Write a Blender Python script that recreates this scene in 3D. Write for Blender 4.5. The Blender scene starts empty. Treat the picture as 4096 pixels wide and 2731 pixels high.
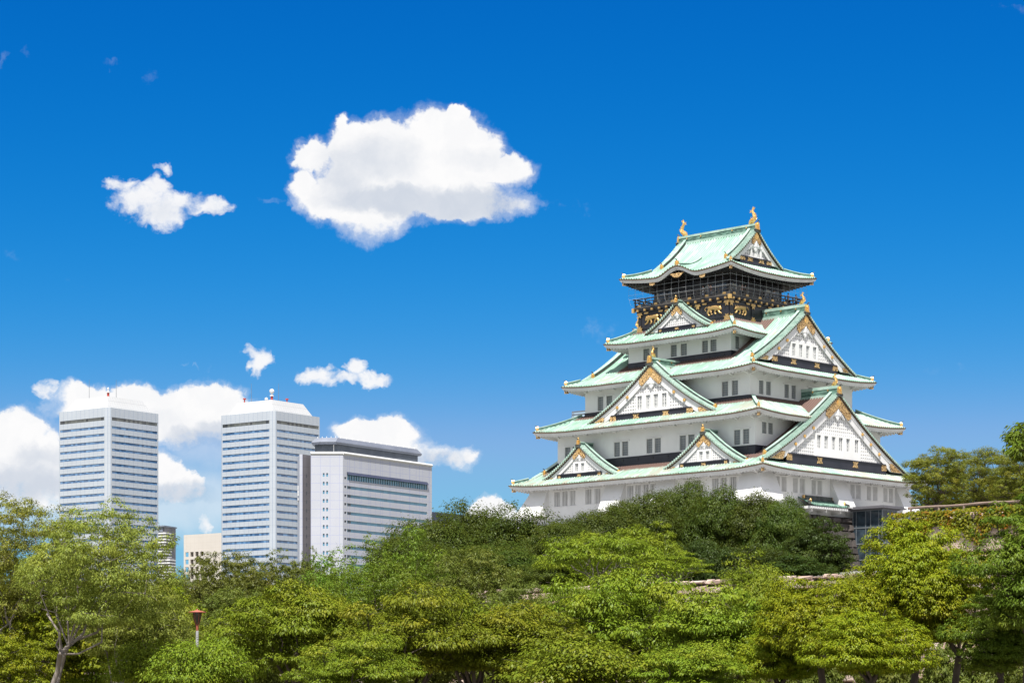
import bpy, math, random
import numpy as np
from mathutils import Vector, Matrix
R = math.radians
rng = np.random.default_rng(7)
random.seed(7)
scene = bpy.context.scene
COL = scene.collection

# ---------------------------------------------------------------- camera
F = 9483.5          # focal length in photo pixels (photo 4096 wide)
HY = 2810.6         # photo row of the horizon
cam_d = bpy.data.cameras.new("camera"); cam = bpy.data.objects.new("camera", cam_d); COL.objects.link(cam)
cam.location = (0, 0, 0); cam.rotation_euler = (R(90), 0, 0)
cam_d.sensor_width = 36.0; cam_d.lens = 36.0 * F / 4096.0
cam_d.shift_y = (HY - 1365.5) / 4096.0
cam_d.clip_start = 1.0; cam_d.clip_end = 20000.0
scene.camera = cam
scene.view_settings.view_transform = 'Standard'; scene.view_settings.look = 'None'
scene.view_settings.exposure = 1.0; scene.view_settings.gamma = 1.0
scene.view_settings.use_curve_mapping = False
try:
    scene.cycles.use_denoising = True; scene.cycles.use_adaptive_sampling = False
    scene.cycles.max_bounces = 6; scene.cycles.diffuse_bounces = 3; scene.cycles.glossy_bounces = 3
    scene.cycles.transmission_bounces = 4; scene.cycles.transparent_max_bounces = 6
    scene.cycles.caustics_reflective = False; scene.cycles.caustics_refractive = False
except Exception:
    pass

def at(px, py, D):
    """real-world point seen at photo pixel (px, py) when it stands D metres away"""
    return Vector(((px - 2048.0) / F * D, D, (HY - py) / F * D))

# ---------------------------------------------------------------- sun
SUN_EL, SUN_AZ = 61.0, -8.0           # azimuth of the sun measured from straight behind the camera, + to the right
sdir = Vector((math.sin(R(SUN_AZ)) * math.cos(R(SUN_EL)), -math.cos(R(SUN_AZ)) * math.cos(R(SUN_EL)), math.sin(R(SUN_EL))))
sun_d = bpy.data.lights.new("sun", 'SUN'); sun = bpy.data.objects.new("sun", sun_d); COL.objects.link(sun)
sun_d.energy = 3.9; sun_d.angle = R(0.53); sun_d.color = (1.0, 0.955, 0.89)
sun.rotation_euler = sdir.to_track_quat('Z', 'Y').to_euler(); sun.location = sdir * 500

# ---------------------------------------------------------------- world: Nishita sky and the cumulus clouds in it
world = bpy.data.worlds.new("World"); scene.world = world; world.use_nodes = True
wt = world.node_tree; wt.nodes.clear()
def wn(t, **kw):
    n = wt.nodes.new(t)
    for k, v in kw.items(): setattr(n, k, v)
    return n
def wl(a, b): wt.links.new(a, b)
def wmath(op, a, b=None, c=None, clamp=False):
    n = wn('ShaderNodeMath', operation=op); n.use_clamp = clamp
    for i, v in enumerate((a, b, c)):
        if v is None: continue
        if isinstance(v, (int, float)): n.inputs[i].default_value = v
        else: wl(v, n.inputs[i])
    return n.outputs[0]
def wvec(op, a, b=None, c=None, out=0):
    n = wn('ShaderNodeVectorMath', operation=op)
    for i, v in enumerate((a, b, c)):
        if v is None: continue
        if isinstance(v, (tuple, list)): n.inputs[i].default_value = v
        else: wl(v, n.inputs[i])
    return n.outputs[out]
def wmix(fac, a, b):
    n = wn('ShaderNodeMix', data_type='RGBA'); 
    if isinstance(fac, float): n.inputs[0].default_value = fac
    else: wl(fac, n.inputs[0])
    for i, v in ((6, a), (7, b)):
        if isinstance(v, tuple): n.inputs[i].default_value = (*v, 1)
        else: wl(v, n.inputs[i])
    return n.outputs[2]
sky = wn('ShaderNodeTexSky', sky_type='NISHITA'); sky.sun_disc = False
sky.sun_elevation = R(SUN_EL); sky.sun_rotation = R(180.0 + SUN_AZ * -1.0)
sky.altitude = 0.0; sky.air_density = 1.0; sky.dust_density = 0.25; sky.ozone_density = 2.2
tc = wn('ShaderNodeTexCoord'); sep = wn('ShaderNodeSeparateXYZ'); wl(tc.outputs['Generated'], sep.inputs[0])
dx, dy, dz = sep.outputs
ysafe = wmath('MAXIMUM', dy, 0.05)
gx = wmath('ADD', wmath('MULTIPLY', wmath('DIVIDE', dx, ysafe), F / 1000.0), 2.048)
gy = wmath('SUBTRACT', HY / 1000.0, wmath('MULTIPLY', wmath('DIVIDE', dz, ysafe), F / 1000.0))
comb = wn('ShaderNodeCombineXYZ'); wl(gx, comb.inputs[0]); wl(gy, comb.inputs[1])
P0 = comb.outputs[0]
def wnoise(vec, scale, detail, rough, off=(0, 0, 0), color=True):
    n = wn('ShaderNodeTexNoise', noise_dimensions='3D'); n.inputs['Scale'].default_value = scale
    n.inputs['Detail'].default_value = detail; n.inputs['Roughness'].default_value = rough
    wl(wvec('ADD', vec, off), n.inputs['Vector'])
    return n.outputs['Color'] if color else n.outputs['Fac']
def warp(vec, scale, amt, detail, rough, off):
    c = wnoise(vec, scale, detail, rough, off)
    return wvec('ADD', vec, wvec('MULTIPLY', wvec('SUBTRACT', c, (.5, .5, .5)), (amt, amt, 0)))
Pw = warp(warp(P0, 9.0, 0.10, 3.0, .55, (3.1, 1.7, 0)), 34.0, 0.038, 4.0, .65, (9.2, 4.4, 0))
Pw2 = warp(warp(P0, 5.0, 0.20, 4.0, .6, (1.3, 7.7, 2)), 26.0, 0.055, 4.0, .65, (5.5, 2.2, 1))
def field(vec, blobs, k=0.12):
    acc = None
    for (x, y, rx, ry, w) in blobs:
        q = wvec('MULTIPLY_ADD', vec, (1000.0 / rx, 1000.0 / ry, 0), (-x / rx, -y / ry, 0))
        d = wvec('DOT_PRODUCT', q, q, out=1)
        v = wmath('MULTIPLY_ADD', d, -w, w)
        acc = v if acc is None else wmath('SMOOTH_MAX', acc, v, k)
    return acc
def sstep(v, lo, hi):
    n = wn('ShaderNodeMapRange', interpolation_type='SMOOTHSTEP'); wl(v, n.inputs[0])
    n.inputs[1].default_value = lo; n.inputs[2].default_value = hi; return n.outputs[0]
BIG = [(1245,625,88,85,1),(1215,765,70,95,1),(1420,600,140,122,1),(1545,570,120,118,1),(1770,560,200,135,1),(1880,620,150,140,1),(2000,690,155,74,1),
       (1600,720,360,170,1),(1480,880,172,102,1),(1330,800,140,105,1),(1830,800,260,92,1),(2040,815,130,60,.9),(1820,455,60,35,1),(1375,490,40,40,.8)]
LOW = [(60,1720,150,90,1),(60,1860,300,170,1),(150,1960,330,120,1),(330,1590,150,70,1),(520,1605,140,80,1),(700,1640,190,90,1),
       (850,1600,150,85,1),(880,1690,210,110,1),(700,1720,260,75,.9),(640,1890,110,95,1),(690,1950,170,75,1),(1470,1740,150,70,1),(1560,1745,140,85,1),(1610,1810,160,60,.9),(1840,1830,85,45,.9),
       (1970,2040,110,60,1),(2030,2090,130,60,1),(470,1640,330,60,.8),(1730,1820,180,45,.8)]
SMALL = [(560,800,120,70,1),(620,760,70,70,1),(640,840,150,75,1),(840,830,90,45,1),(490,730,70,40,.8),(720,800,70,60,1),
         (1020,1450,55,60,1),(1050,1440,35,25,.8),(1265,1500,80,50,1),(1420,1470,60,55,1),(1480,1525,115,42,1),(1350,1520,120,35,.8),(690,800,160,60,.8),
         (200,1550,45,55,.8),(650,660,45,30,.7),(830,2080,55,60,.75)]
WISP = [(440,250,60,18,.5),(625,315,30,40,.4),(8,235,22,45,.6),(80,210,20,35,.4),(50,1020,110,40,.3),(2390,1330,90,60,.5),(1090,790,65,22,.6),(2290,835,110,35,.4),(3800,1470,130,20,.25),(4060,8,90,26,.4),(740,1475,36,14,.55),(800,1475,20,10,.5),(860,1478,16,10,.45),(300,1140,80,30,.2)]
fine = wnoise(P0, 16.0, 6.0, .62, (2.0, 8.0, 3.0), False)
mid = wnoise(P0, 4.5, 5.0, .58, (6.0, 1.0, 5.0), False)
fbig = field(Pw, BIG, .25); flow = field(Pw, LOW, .2)
dense = wmath('MAXIMUM', fbig, flow)
SOFT = [(1560,955,420,85,1),(2090,810,180,110,1),(1150,840,90,90,.8),(880,1775,300,70,1),(640,1985,240,80,1),(60,2020,400,120,1),(1640,1850,300,60,1),(1760,1810,140,80,1),(180,1560,120,120,.9),(1500,1830,260,50,.8)]
soft = sstep(field(P0, SOFT, .2), -0.25, 0.7)
dn = wmath('ADD', dense, wmath('MULTIPLY', wmath('SUBTRACT', fine, .5), wmath('MULTIPLY_ADD', soft, .6, .75)))
smr = wn('ShaderNodeMapRange', interpolation_type='SMOOTHSTEP'); wl(dn, smr.inputs[0]); smr.inputs[1].default_value = 0.0; wl(wmath('MULTIPLY_ADD', soft, .65, .42), smr.inputs[2])
a1 = wmath('MAXIMUM', smr.outputs[0], wmath('MULTIPLY', sstep(dn, -.35, .60), .42))
fs = field(Pw2, SMALL, .2)
a2 = wmath('MULTIPLY', sstep(wmath('ADD', fs, wmath('MULTIPLY', wmath('SUBTRACT', fine, .5), 1.2)), 0.0, 0.95), .95)
fw = field(Pw2, WISP, .1)
a3 = wmath('MULTIPLY', sstep(wmath('ADD', fw, wmath('MULTIPLY', wmath('SUBTRACT', fine, .62), 1.6)), 0.0, 0.9), .16)
LOWHAZE = [(500,2010,900,200,1),(60,1900,500,250,1),(880,1790,260,130,.7)]
a4 = wmath('MULTIPLY', sstep(wmath('ADD', field(P0, LOWHAZE, .3), wmath('MULTIPLY', wmath('SUBTRACT', mid, .5), .9)), 0.0, 1.1), .5)
alpha = wmath('MAXIMUM', wmath('MAXIMUM', a1, a2), wmath('MAXIMUM', a3, a4), clamp=True)
alpha = wmath('MULTIPLY', alpha, wmath('GREATER_THAN', dy, 0.1))
SHADE = [(1560,800,330,75,1),(1850,820,330,75,1),(1500,640,250,110,.5),(1380,720,130,130,.5),(1900,640,170,60,.35),
         (60,1930,330,95,.9),(880,1745,260,60,.95),(700,1965,180,50,.9),(180,1830,200,60,.6),(1600,1840,280,40,.9),(640,850,130,40,.35),(850,850,70,20,.3),(480,1680,260,50,.4)]
shade = wmath('MULTIPLY', sstep(wmath('ADD', field(Pw, SHADE, .3), wmath('MULTIPLY', wmath('SUBTRACT', mid, .5), .9)), -0.1, 0.9), .85)
billow = sstep(wnoise(Pw, 9.0, 5.0, .6, (4, 4, 4), False), .40, .62)
shade = wmath('ADD', shade, wmath('MULTIPLY', wmath('SUBTRACT', 1.0, billow), .10), clamp=True)
CW = 7.68
SKYGRADE = True
cloud_col = wmix(shade, (0.640 * CW, 0.638 * CW, 0.640 * CW), (0.405 * CW, 0.440 * CW, 0.500 * CW))
# a polarised, saturated sky: contrast the Nishita blue
EXK = 0.2
ssep = wn('ShaderNodeSeparateColor'); wl(sky.outputs[0], ssep.inputs[0])
scmb = wn('ShaderNodeCombineColor')
for i, (k, p, hi) in enumerate(((5.3, 6.5, .22), (.535, 1.62, .54), (.755, 1.0, .79))):
    v = wmath('MULTIPLY', ssep.outputs[i], 0.1537)
    v = wmath('DIVIDE', wmath('SMOOTH_MIN', wmath('MULTIPLY', wmath('POWER', v, p), k), hi, .12), EXK)
    wl(v, scmb.inputs[i])
# unseen cloud cover added behind and above the viewer for fill light; windows mirror it
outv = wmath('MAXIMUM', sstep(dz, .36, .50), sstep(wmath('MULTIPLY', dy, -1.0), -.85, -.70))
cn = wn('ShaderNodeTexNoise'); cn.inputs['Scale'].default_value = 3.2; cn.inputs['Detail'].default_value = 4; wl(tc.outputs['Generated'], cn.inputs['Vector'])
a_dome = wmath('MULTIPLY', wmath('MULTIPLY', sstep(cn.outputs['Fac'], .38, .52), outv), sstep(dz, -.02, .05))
final = wmix(alpha, scmb.outputs[0], cloud_col)
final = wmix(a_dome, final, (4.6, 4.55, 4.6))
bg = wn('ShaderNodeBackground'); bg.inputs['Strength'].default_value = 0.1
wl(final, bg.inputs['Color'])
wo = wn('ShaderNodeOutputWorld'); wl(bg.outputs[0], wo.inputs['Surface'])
world.cycles.sampling_method = 'MANUAL'; world.cycles.sample_map_resolution = 512

# ---------------------------------------------------------------- mesh building helpers
class MB:
    """collects shapes and links them as ONE mesh object"""
    def __init__(self): self.V = []; self.n = 0; self.Fc = []; self.A = []
    def add(self, V, faces, mi=0, attr=None):
        V = np.asarray(V, float).reshape(-1, 3); b = self.n
        self.V.append(V); self.n += len(V)
        self.A.append(np.zeros((len(V), 3)) if attr is None else np.asarray(attr, float).reshape(-1, 3))
        for f in faces: self.Fc.append((tuple(i + b for i in f), mi))
    def grid(self, Pm, mi=0, attr=None, closed=False):
        Pm = np.asarray(Pm, float); m, n = Pm.shape[:2]
        fs = []
        for i in range(m - 1):
            for j in range(n if closed else n - 1):
                k = (j + 1) % n
                fs.append((i * n + j, i * n + k, (i + 1) * n + k, (i + 1) * n + j))
        self.add(Pm.reshape(-1, 3), fs, mi, None if attr is None else np.asarray(attr).reshape(-1, 3))
    def box(self, x0, x1, y0, y1, z0, z1, mi=0, M=None):
        V = np.array([(x0,y0,z0),(x1,y0,z0),(x1,y1,z0),(x0,y1,z0),(x0,y0,z1),(x1,y0,z1),(x1,y1,z1),(x0,y1,z1)], float)
        if M is not None: V = xf(V, M)
        self.add(V, BOXF, mi)
    def hexa(self, V8, mi=0): self.add(V8, BOXF, mi)
    def tube(self, pts, rad, n=6, mi=0, cap=True):
        pts = np.asarray(pts, float); k = len(pts); rad = np.broadcast_to(np.asarray(rad, float), (k,))
        T = np.gradient(pts, axis=0); T /= np.linalg.norm(T, axis=1)[:, None] + 1e-9
        up = np.array((0, 0, 1.0)) if abs(T[:, 2]).mean() < .8 else np.array((1.0, 0, 0))
        X = np.cross(T, up); X /= np.linalg.norm(X, axis=1)[:, None] + 1e-9
        Y = np.cross(X, T)
        a = np.linspace(0, 2 * math.pi, n, endpoint=False)
        G = pts[:, None] + rad[:, None, None] * (np.cos(a)[None, :, None] * X[:, None] + np.sin(a)[None, :, None] * Y[:, None])
        self.grid(G, mi, closed=True)
        if cap:
            b = self.n - k * n
            self.Fc.append((tuple(b + i for i in range(n)), mi)); self.Fc.append((tuple(b + (k - 1) * n + i for i in reversed(range(n))), mi))
    def lathe(self, prof, c=(0, 0, 0), n=12, mi=0):
        a = np.linspace(0, 2 * math.pi, n, endpoint=False)
        G = np.array([[(c[0] + r * math.cos(t), c[1] + r * math.sin(t), c[2] + z) for t in a] for r, z in prof])
        self.grid(G, mi, closed=True)
    def prism(self, poly, y0, y1, fn, mi=0):
        """2D polygon (x,z) thickened from y0 to y1; fn maps (x,y,z) to a point"""
        n = len(poly)
        V = [fn(x, y0, z) for x, z in poly] + [fn(x, y1, z) for x, z in poly]
        fs = [tuple(range(n)), tuple(range(2 * n - 1, n - 1, -1))] + [(i, n + i, n + (i + 1) % n, (i + 1) % n) for i in range(n)]
        self.add(V, fs, mi)
    def build(self, name, mats, parent=None, smooth=False, dz=0.0, M=None):
        V = np.concatenate(self.V) if self.V else np.zeros((0, 3))
        if M is not None: V = xf(V, M)
        if dz: V = V + np.array((0, 0, dz))
        me = bpy.data.meshes.new(name)
        me.from_pydata(V.tolist(), [], [f for f, _ in self.Fc])
        me.polygons.foreach_set('material_index', [m for _, m in self.Fc])
        if smooth: me.polygons.foreach_set('use_smooth', [True] * len(self.Fc))
        A = np.concatenate(self.A) if self.A else np.zeros((0, 3))
        if A.any():
            at_ = me.attributes.new('tile', 'FLOAT_VECTOR', 'POINT'); at_.data.foreach_set('vector', A.astype(np.float32).ravel())
        for m in (mats if isinstance(mats, (list, tuple)) else [mats]): me.materials.append(m)
        me.update()
        o = bpy.data.objects.new(name, me); COL.objects.link(o)
        if parent is not None: o.parent = parent
        return o
BOXF = [(0,3,2,1),(4,5,6,7),(0,1,5,4),(1,2,6,5),(2,3,7,6),(3,0,4,7)]
def xf(V, M):
    V = np.asarray(V, float); A = np.array(M); return V @ A[:3, :3].T + A[:3, 3]
def tag(o, label=None, cat=None, group=None, kind=None):
    if label: o['label'] = label
    if cat: o['category'] = cat
    if group: o['group'] = group
    if kind: o['kind'] = kind
    return o
def empty(name, loc, rz=0.0):
    o = bpy.data.objects.new(name, None); COL.objects.link(o); o.location = loc; o.rotation_euler = (0, 0, rz); o.empty_display_size = .5
    return o
def copy_tree(o, parent=None):
    c = o.copy(); COL.objects.link(c)
    if parent is not None: c.parent = parent
    for ch in list(o.children): copy_tree(ch, c)
    return c
def relief(mb, caps, cell, depth, fn, mi=0):
    """low relief grown from 2D capsules (x0,z0,x1,z1,r): one continuous bulging surface"""
    xs = [c[i] for c in caps for i in (0, 2)]; zs = [c[i] for c in caps for i in (1, 3)]; rm = max(c[4] for c in caps)
    X = np.arange(min(xs) - rm, max(xs) + rm + cell, cell); Z = np.arange(min(zs) - rm, max(zs) + rm + cell, cell)
    gx_, gz_ = np.meshgrid(X, Z, indexing='ij'); H = np.zeros_like(gx_)
    for x0, z0, x1, z1, r in caps:
        dx_, dz_ = x1 - x0, z1 - z0; t = np.clip(((gx_ - x0) * dx_ + (gz_ - z0) * dz_) / (dx_ * dx_ + dz_ * dz_ + 1e-9), 0, 1)
        d = np.hypot(gx_ - x0 - t * dx_, gz_ - z0 - t * dz_)
        H = np.maximum(H, np.sqrt(np.clip(1 - (d / r) ** 2, 0, 1)) * min(1.0, .35 + r / rm * .65) )
    idx = -np.ones(H.shape, int); V = []; fs = []
    def vid(i, j):
        if idx[i, j] < 0:
            idx[i, j] = len(V); V.append(fn(X[i], -depth * H[i, j], Z[j]))
        return idx[i, j]
    for i in range(len(X) - 1):
        for j in range(len(Z) - 1):
            if (H[i:i+2, j:j+2] > 0).sum() >= 3: fs.append((vid(i, j), vid(i+1, j), vid(i+1, j+1), vid(i, j+1)))
    mb.add(V, fs, mi)

# ---------------------------------------------------------------- materials
def new_mat(name):
    m = bpy.data.materials.new(name); m.use_nodes = True
    nt = m.node_tree; b = nt.nodes['Principled BSDF']
    return m, nt, b
def nd(nt, t, **kw):
    n = nt.nodes.new(t)
    for k, v in kw.items(): setattr(n, k, v)
    return n
def mixc(nt, fac, a, b, blend='MIX'):
    n = nd(nt, 'ShaderNodeMix', data_type='RGBA', blend_type=blend)
    for i, v in ((0, fac), (6, a), (7, b)):
        if isinstance(v, (float, int)): n.inputs[i].default_value = v
        elif isinstance(v, tuple): n.inputs[i].default_value = (*v, 1)
        else: nt.links.new(v, n.inputs[i])
    return n.outputs[2]
def mrange(nt, v, a, b, c=0.0, d=1.0):
    n = nd(nt, 'ShaderNodeMapRange'); nt.links.new(v, n.inputs[0])
    for i, q in zip((1, 2, 3, 4), (a, b, c, d)): n.inputs[i].default_value = q
    return n.outputs[0]
def mmath(nt, op, a, b=None):
    n = nd(nt, 'ShaderNodeMath', operation=op)
    for i, v in enumerate((a, b)):
        if v is None: continue
        if isinstance(v, (float, int)): n.inputs[i].default_value = v
        else: nt.links.new(v, n.inputs[i])
    return n.outputs[0]
def noise(nt, scale, detail=4.0, rough=.55, vec=None, stretch=None):
    n = nd(nt, 'ShaderNodeTexNoise'); n.inputs['Scale'].default_value = scale; n.inputs['Detail'].default_value = detail; n.inputs['Roughness'].default_value = rough
    if vec is None: vec = nd(nt, 'ShaderNodeTexCoord').outputs['Object']
    if stretch:
        mp = nd(nt, 'ShaderNodeMapping'); mp.inputs['Scale'].default_value = stretch; nt.links.new(vec, mp.inputs['Vector']); vec = mp.outputs[0]
    nt.links.new(vec, n.inputs['Vector']); return n.outputs['Fac']
def basic(name, c1, c2=None, scale=1.0, rough=.7, metal=0.0, bump=0.0, stretch=None, spec=.4, lo=.35, hi=.65):
    m, nt, b = new_mat(name)
    b.inputs['Roughness'].default_value = rough; b.inputs['Metallic'].default_value = metal; b.inputs['Specular IOR Level'].default_value = spec
    f = noise(nt, scale, stretch=stretch)
    nt.links.new(mixc(nt, mrange(nt, f, lo, hi), c1, c2 or c1), b.inputs['Base Color'])
    if bump:
        bp = nd(nt, 'ShaderNodeBump'); bp.inputs['Strength'].default_value = bump; bp.inputs['Distance'].default_value = .05
        nt.links.new(f, bp.inputs['Height']); nt.links.new(bp.outputs[0], b.inputs['Normal'])
    return m
M = {}
M['plaster'] = basic('white_plaster', (.74, .74, .73), (.66, .66, .65), .35, .85, stretch=(1, 1, .5), lo=.4, hi=.75)
M['plaster_trim'] = basic('white_trim', (.70, .70, .695), (.61, .61, .605), .8, .8)
M['lattice_back'] = basic('lattice_back', (.72, .72, .72), (.67, .67, .67), 1.2, .85)
M['black'] = basic('black_lacquer', (.012, .013, .018), (.022, .022, .028), .6, .35)
M['dark_band'] = basic('dark_board', (.016, .018, .028), (.03, .03, .042), .5, .5)
M['dark_tile'] = basic('dark_ridge_tile', (.035, .038, .036), (.09, .10, .09), 1.6, .6)
M['brown_end'] = basic('tile_end_brown', (.06, .042, .028), (.13, .09, .05), 5.0, .5)
M['wood_soffit'] = basic('black_soffit', (.010, .010, .012), (.02, .018, .018), .8, .6)
M['glass_deep'] = basic('dark_opening', (.03, .032, .034), (.05, .052, .055), .9, .4)
M['glass_dark'] = basic('window_pane', (.19, .23, .26), (.26, .29, .32), .9, .12, spec=.6)
M['bars'] = basic('window_bar', (.66, .66, .65), (.56, .56, .55), 1.0, .7)
M['lattice_bars'] = basic('lattice_bar', (.42, .43, .43), (.34, .35, .35), 1.0, .7)
M['wire'] = basic('net_wire', (.50, .52, .54), None, 1.0, .5)
M['deck_rail'] = basic('deck_rail', (.055, .05, .048), (.085, .08, .075), 1.0, .55)
def gold_mat(name, filigree):
    m, nt, b = new_mat(name)
    b.inputs['Metallic'].default_value = .85; b.inputs['Roughness'].default_value = .32
    if filigree:
        n = nd(nt, 'ShaderNodeTexNoise'); n.inputs['Scale'].default_value = 3.4; n.inputs['Detail'].default_value = 2; n.inputs['Distortion'].default_value = 2.5
        nt.links.new(nd(nt, 'ShaderNodeTexCoord').outputs['Object'], n.inputs['Vector'])
        f = mrange(nt, n.outputs['Fac'], .44, .53)
        nt.links.new(mixc(nt, f, (.14, .07, .022), (.80, .54, .25)), b.inputs['Base Color'])
        b.inputs['Metallic'].default_value = .55; b.inputs['Roughness'].default_value = .42
    else:
        f = noise(nt, 6.0)
        nt.links.new(mixc(nt, mrange(nt, f, .35, .65), (.80, .46, .13), (.95, .66, .28)), b.inputs['Base Color'])
    bp = nd(nt, 'ShaderNodeBump'); bp.inputs['Strength'].default_value = .6; bp.inputs['Distance'].default_value = .06
    nt.links.new(f, bp.inputs['Height']); nt.links.new(bp.outputs[0], b.inputs['Normal'])
    return m
M['gold'] = gold_mat('gold', False); M['old_gold'] = basic('tarnished_gold', (.48, .30, .11), (.62, .42, .18), 5, .42, .7, bump=.5); M['filigree'] = gold_mat('gold_filigree', True)
def copper_mat(name, wear=0.0):
    """verdigris copper tiles; 'tile' = (row, metres down the slope, sheltered-and-still-brown)"""
    m, nt, b = new_mat(name); b.inputs['Roughness'].default_value = .55; b.inputs['Specular IOR Level'].default_value = .35
    a = nd(nt, 'ShaderNodeAttribute', attribute_name='tile'); s = nd(nt, 'ShaderNodeSeparateXYZ'); nt.links.new(a.outputs['Vector'], s.inputs[0])
    fl = nd(nt, 'ShaderNodeCombineXYZ'); nt.links.new(mmath(nt, 'FLOOR', s.outputs[0]), fl.inputs[0])
    nt.links.new(mmath(nt, 'FLOOR', mmath(nt, 'MULTIPLY', s.outputs[1], .9)), fl.inputs[1])
    w = nd(nt, 'ShaderNodeTexWhiteNoise', noise_dimensions='2D'); nt.links.new(fl.outputs[0], w.inputs['Vector'])
    big = noise(nt, .16, 4, .6)
    col = mixc(nt, mrange(nt, big, .3, .7), (.255, .405, .325), (.345, .495, .415))
    rw = nd(nt, 'ShaderNodeTexWhiteNoise', noise_dimensions='1D'); nt.links.new(mmath(nt, 'FLOOR', s.outputs[0]), rw.inputs['W'])
    col = mixc(nt, mrange(nt, w.outputs['Value'], .5, 1.0, 0, .7), col, (.50, .63, .565))
    col = mixc(nt, mrange(nt, rw.outputs['Value'], .45, 1.0, 0, .55), col, (.20, .38, .29))
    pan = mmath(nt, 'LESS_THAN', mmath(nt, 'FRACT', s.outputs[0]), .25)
    col = mixc(nt, mmath(nt, 'MULTIPLY', pan, .85), col, (.07, .15, .11))  # pans between the ribs darkened: shade of the gaps painted into the tile colour
    dk = mmath(nt, 'MULTIPLY', mrange(nt, w.outputs['Value'], 0.0, .30, 1, 0), mrange(nt, noise(nt, .30, 3, .6), .45 - wear * .25, .75 - wear * .25))
    col = mixc(nt, mmath(nt, 'MULTIPLY', dk, .8), col, (.20, .30, .24))
    gr = mmath(nt, 'MULTIPLY', mrange(nt, w.outputs['Value'], .3, .6, 1, .25), mrange(nt, noise(nt, .16, 4, .65), .56 - wear * .13, .66 - wear * .13))
    col = mixc(nt, mmath(nt, 'MULTIPLY', gr, .85), col, (.36, .34, .285))
    br = mrange(nt, mmath(nt, 'ADD', s.outputs[2], mmath(nt, 'MULTIPLY', mmath(nt, 'SUBTRACT', noise(nt, 1.4, 3), .5), .5)), .38, .62)
    col = mixc(nt, br, col, (.15, .095, .08))
    nt.links.new(col, b.inputs['Base Color']); return m
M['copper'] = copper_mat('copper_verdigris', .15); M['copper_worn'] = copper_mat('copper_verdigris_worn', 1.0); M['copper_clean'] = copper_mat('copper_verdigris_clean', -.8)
M['cap'] = basic('copper_ridge_cap', (.26, .40, .33), (.42, .55, .485), 1.2, .55)
M['cap_dark'] = basic('copper_ridge_side', (.05, .10, .08), (.17, .30, .24), 1.4, .6, stretch=(1, 1, 3))
# ================================================================ CASTLE KEEP
YAW = 44.419
ZB = 25.5                                   # foot of the white walls (metres above the camera)
castle = empty('castle_keep', (29.508, 340.0, ZB), R(-YAW))
tag(castle, 'white walled castle keep of five tiers with green copper roofs and gold ornaments', 'castle')
def cb(mb, name, mats, parent=None, smooth=False):
    return mb.build(name, mats, parent or castle, smooth, dz=-ZB)
PITCH = .48
class T: pass
def tier(a, b, ze, up, Rr, s1, c2, aw, bw, sof, xg=None, above=None, brown=2.0, mat='copper'):
    t = T(); t.a, t.b, t.ze, t.up, t.R, t.s1, t.c2, t.aw, t.bw, t.sof, t.xg, t.above, t.brown, t.mat = a, b, ze, up, Rr, s1, c2, aw, bw, sof, xg, above, brown, mat
    t.z0 = ze - up; t.bump = None; return t
TI = {1: tier(23.36, 19.05, 31.40, .45, 8.0, .42, .0090, 20.9, 16.7, .30, 21.5, (18.15, 14.2), 2.1, 'copper_worn'),
      2: tier(20.80, 16.67, 39.10, .42, 7.5, .42, .0164, 18.15, 14.2, .30, None, (15.15, 11.6), 1.5, 'copper_worn'),
      3: tier(17.73, 13.93, 45.60, .42, 7.0, .42, .0155, 15.15, 11.6, .30, 15.95, (9.45, 8.6), 1.6, 'copper'),
      4: tier(12.13, 11.05, 51.50, .42, 6.0, .46, .0400, 9.45, 8.6, .30, None, (8.35, 7.65), 1.0, 'copper'),
      5: tier(10.34, 9.67, 60.80, .70, 8.5, .30, .0396, 6.85, 5.9, .05, 7.2, None, 0, 'copper_clean')}
TI[5].bump = (0.3, 4.0, 1.25)
def zr(t, s, d, L, side=1):
    q = L - abs(s)
    z = t.z0 + t.s1 * d + t.c2 * d * d + t.up * max(0, 1 - q / t.R) ** 2 * max(0, 1 - d / (t.R * .8))
    if t.bump and side == 0:
        c, w, h = t.bump
        u = abs(s - c) / w
        if u < 1: z += h * .5 * (1 + math.cos(math.pi * u)) ** 1.0 * max(0, 1 - d / 5.0) ** 1.3
    return z
def smap(t, side, s, d):
    if side == 0: return s, -(t.b - d)
    if side == 1: return t.a - d, s
    if side == 2: return -s, t.b - d
    return -(t.a - d), -s
def row_samples(s0, s1):
    k0 = math.floor(s0 / PITCH) - 1; k1 = math.ceil(s1 / PITCH) + 1
    out = [(s0, .0)]
    for k in range(k0, k1):
        for o, h in ((0.0, 0), (.22, 0), (.30, .12), (.46, .20), (.62, .12), (.70, 0)):
            s = (k + o) * PITCH
            if s0 + 1e-4 < s < s1 - 1e-4: out.append((s, h))
    out.append((s1, .0)); return out
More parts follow.
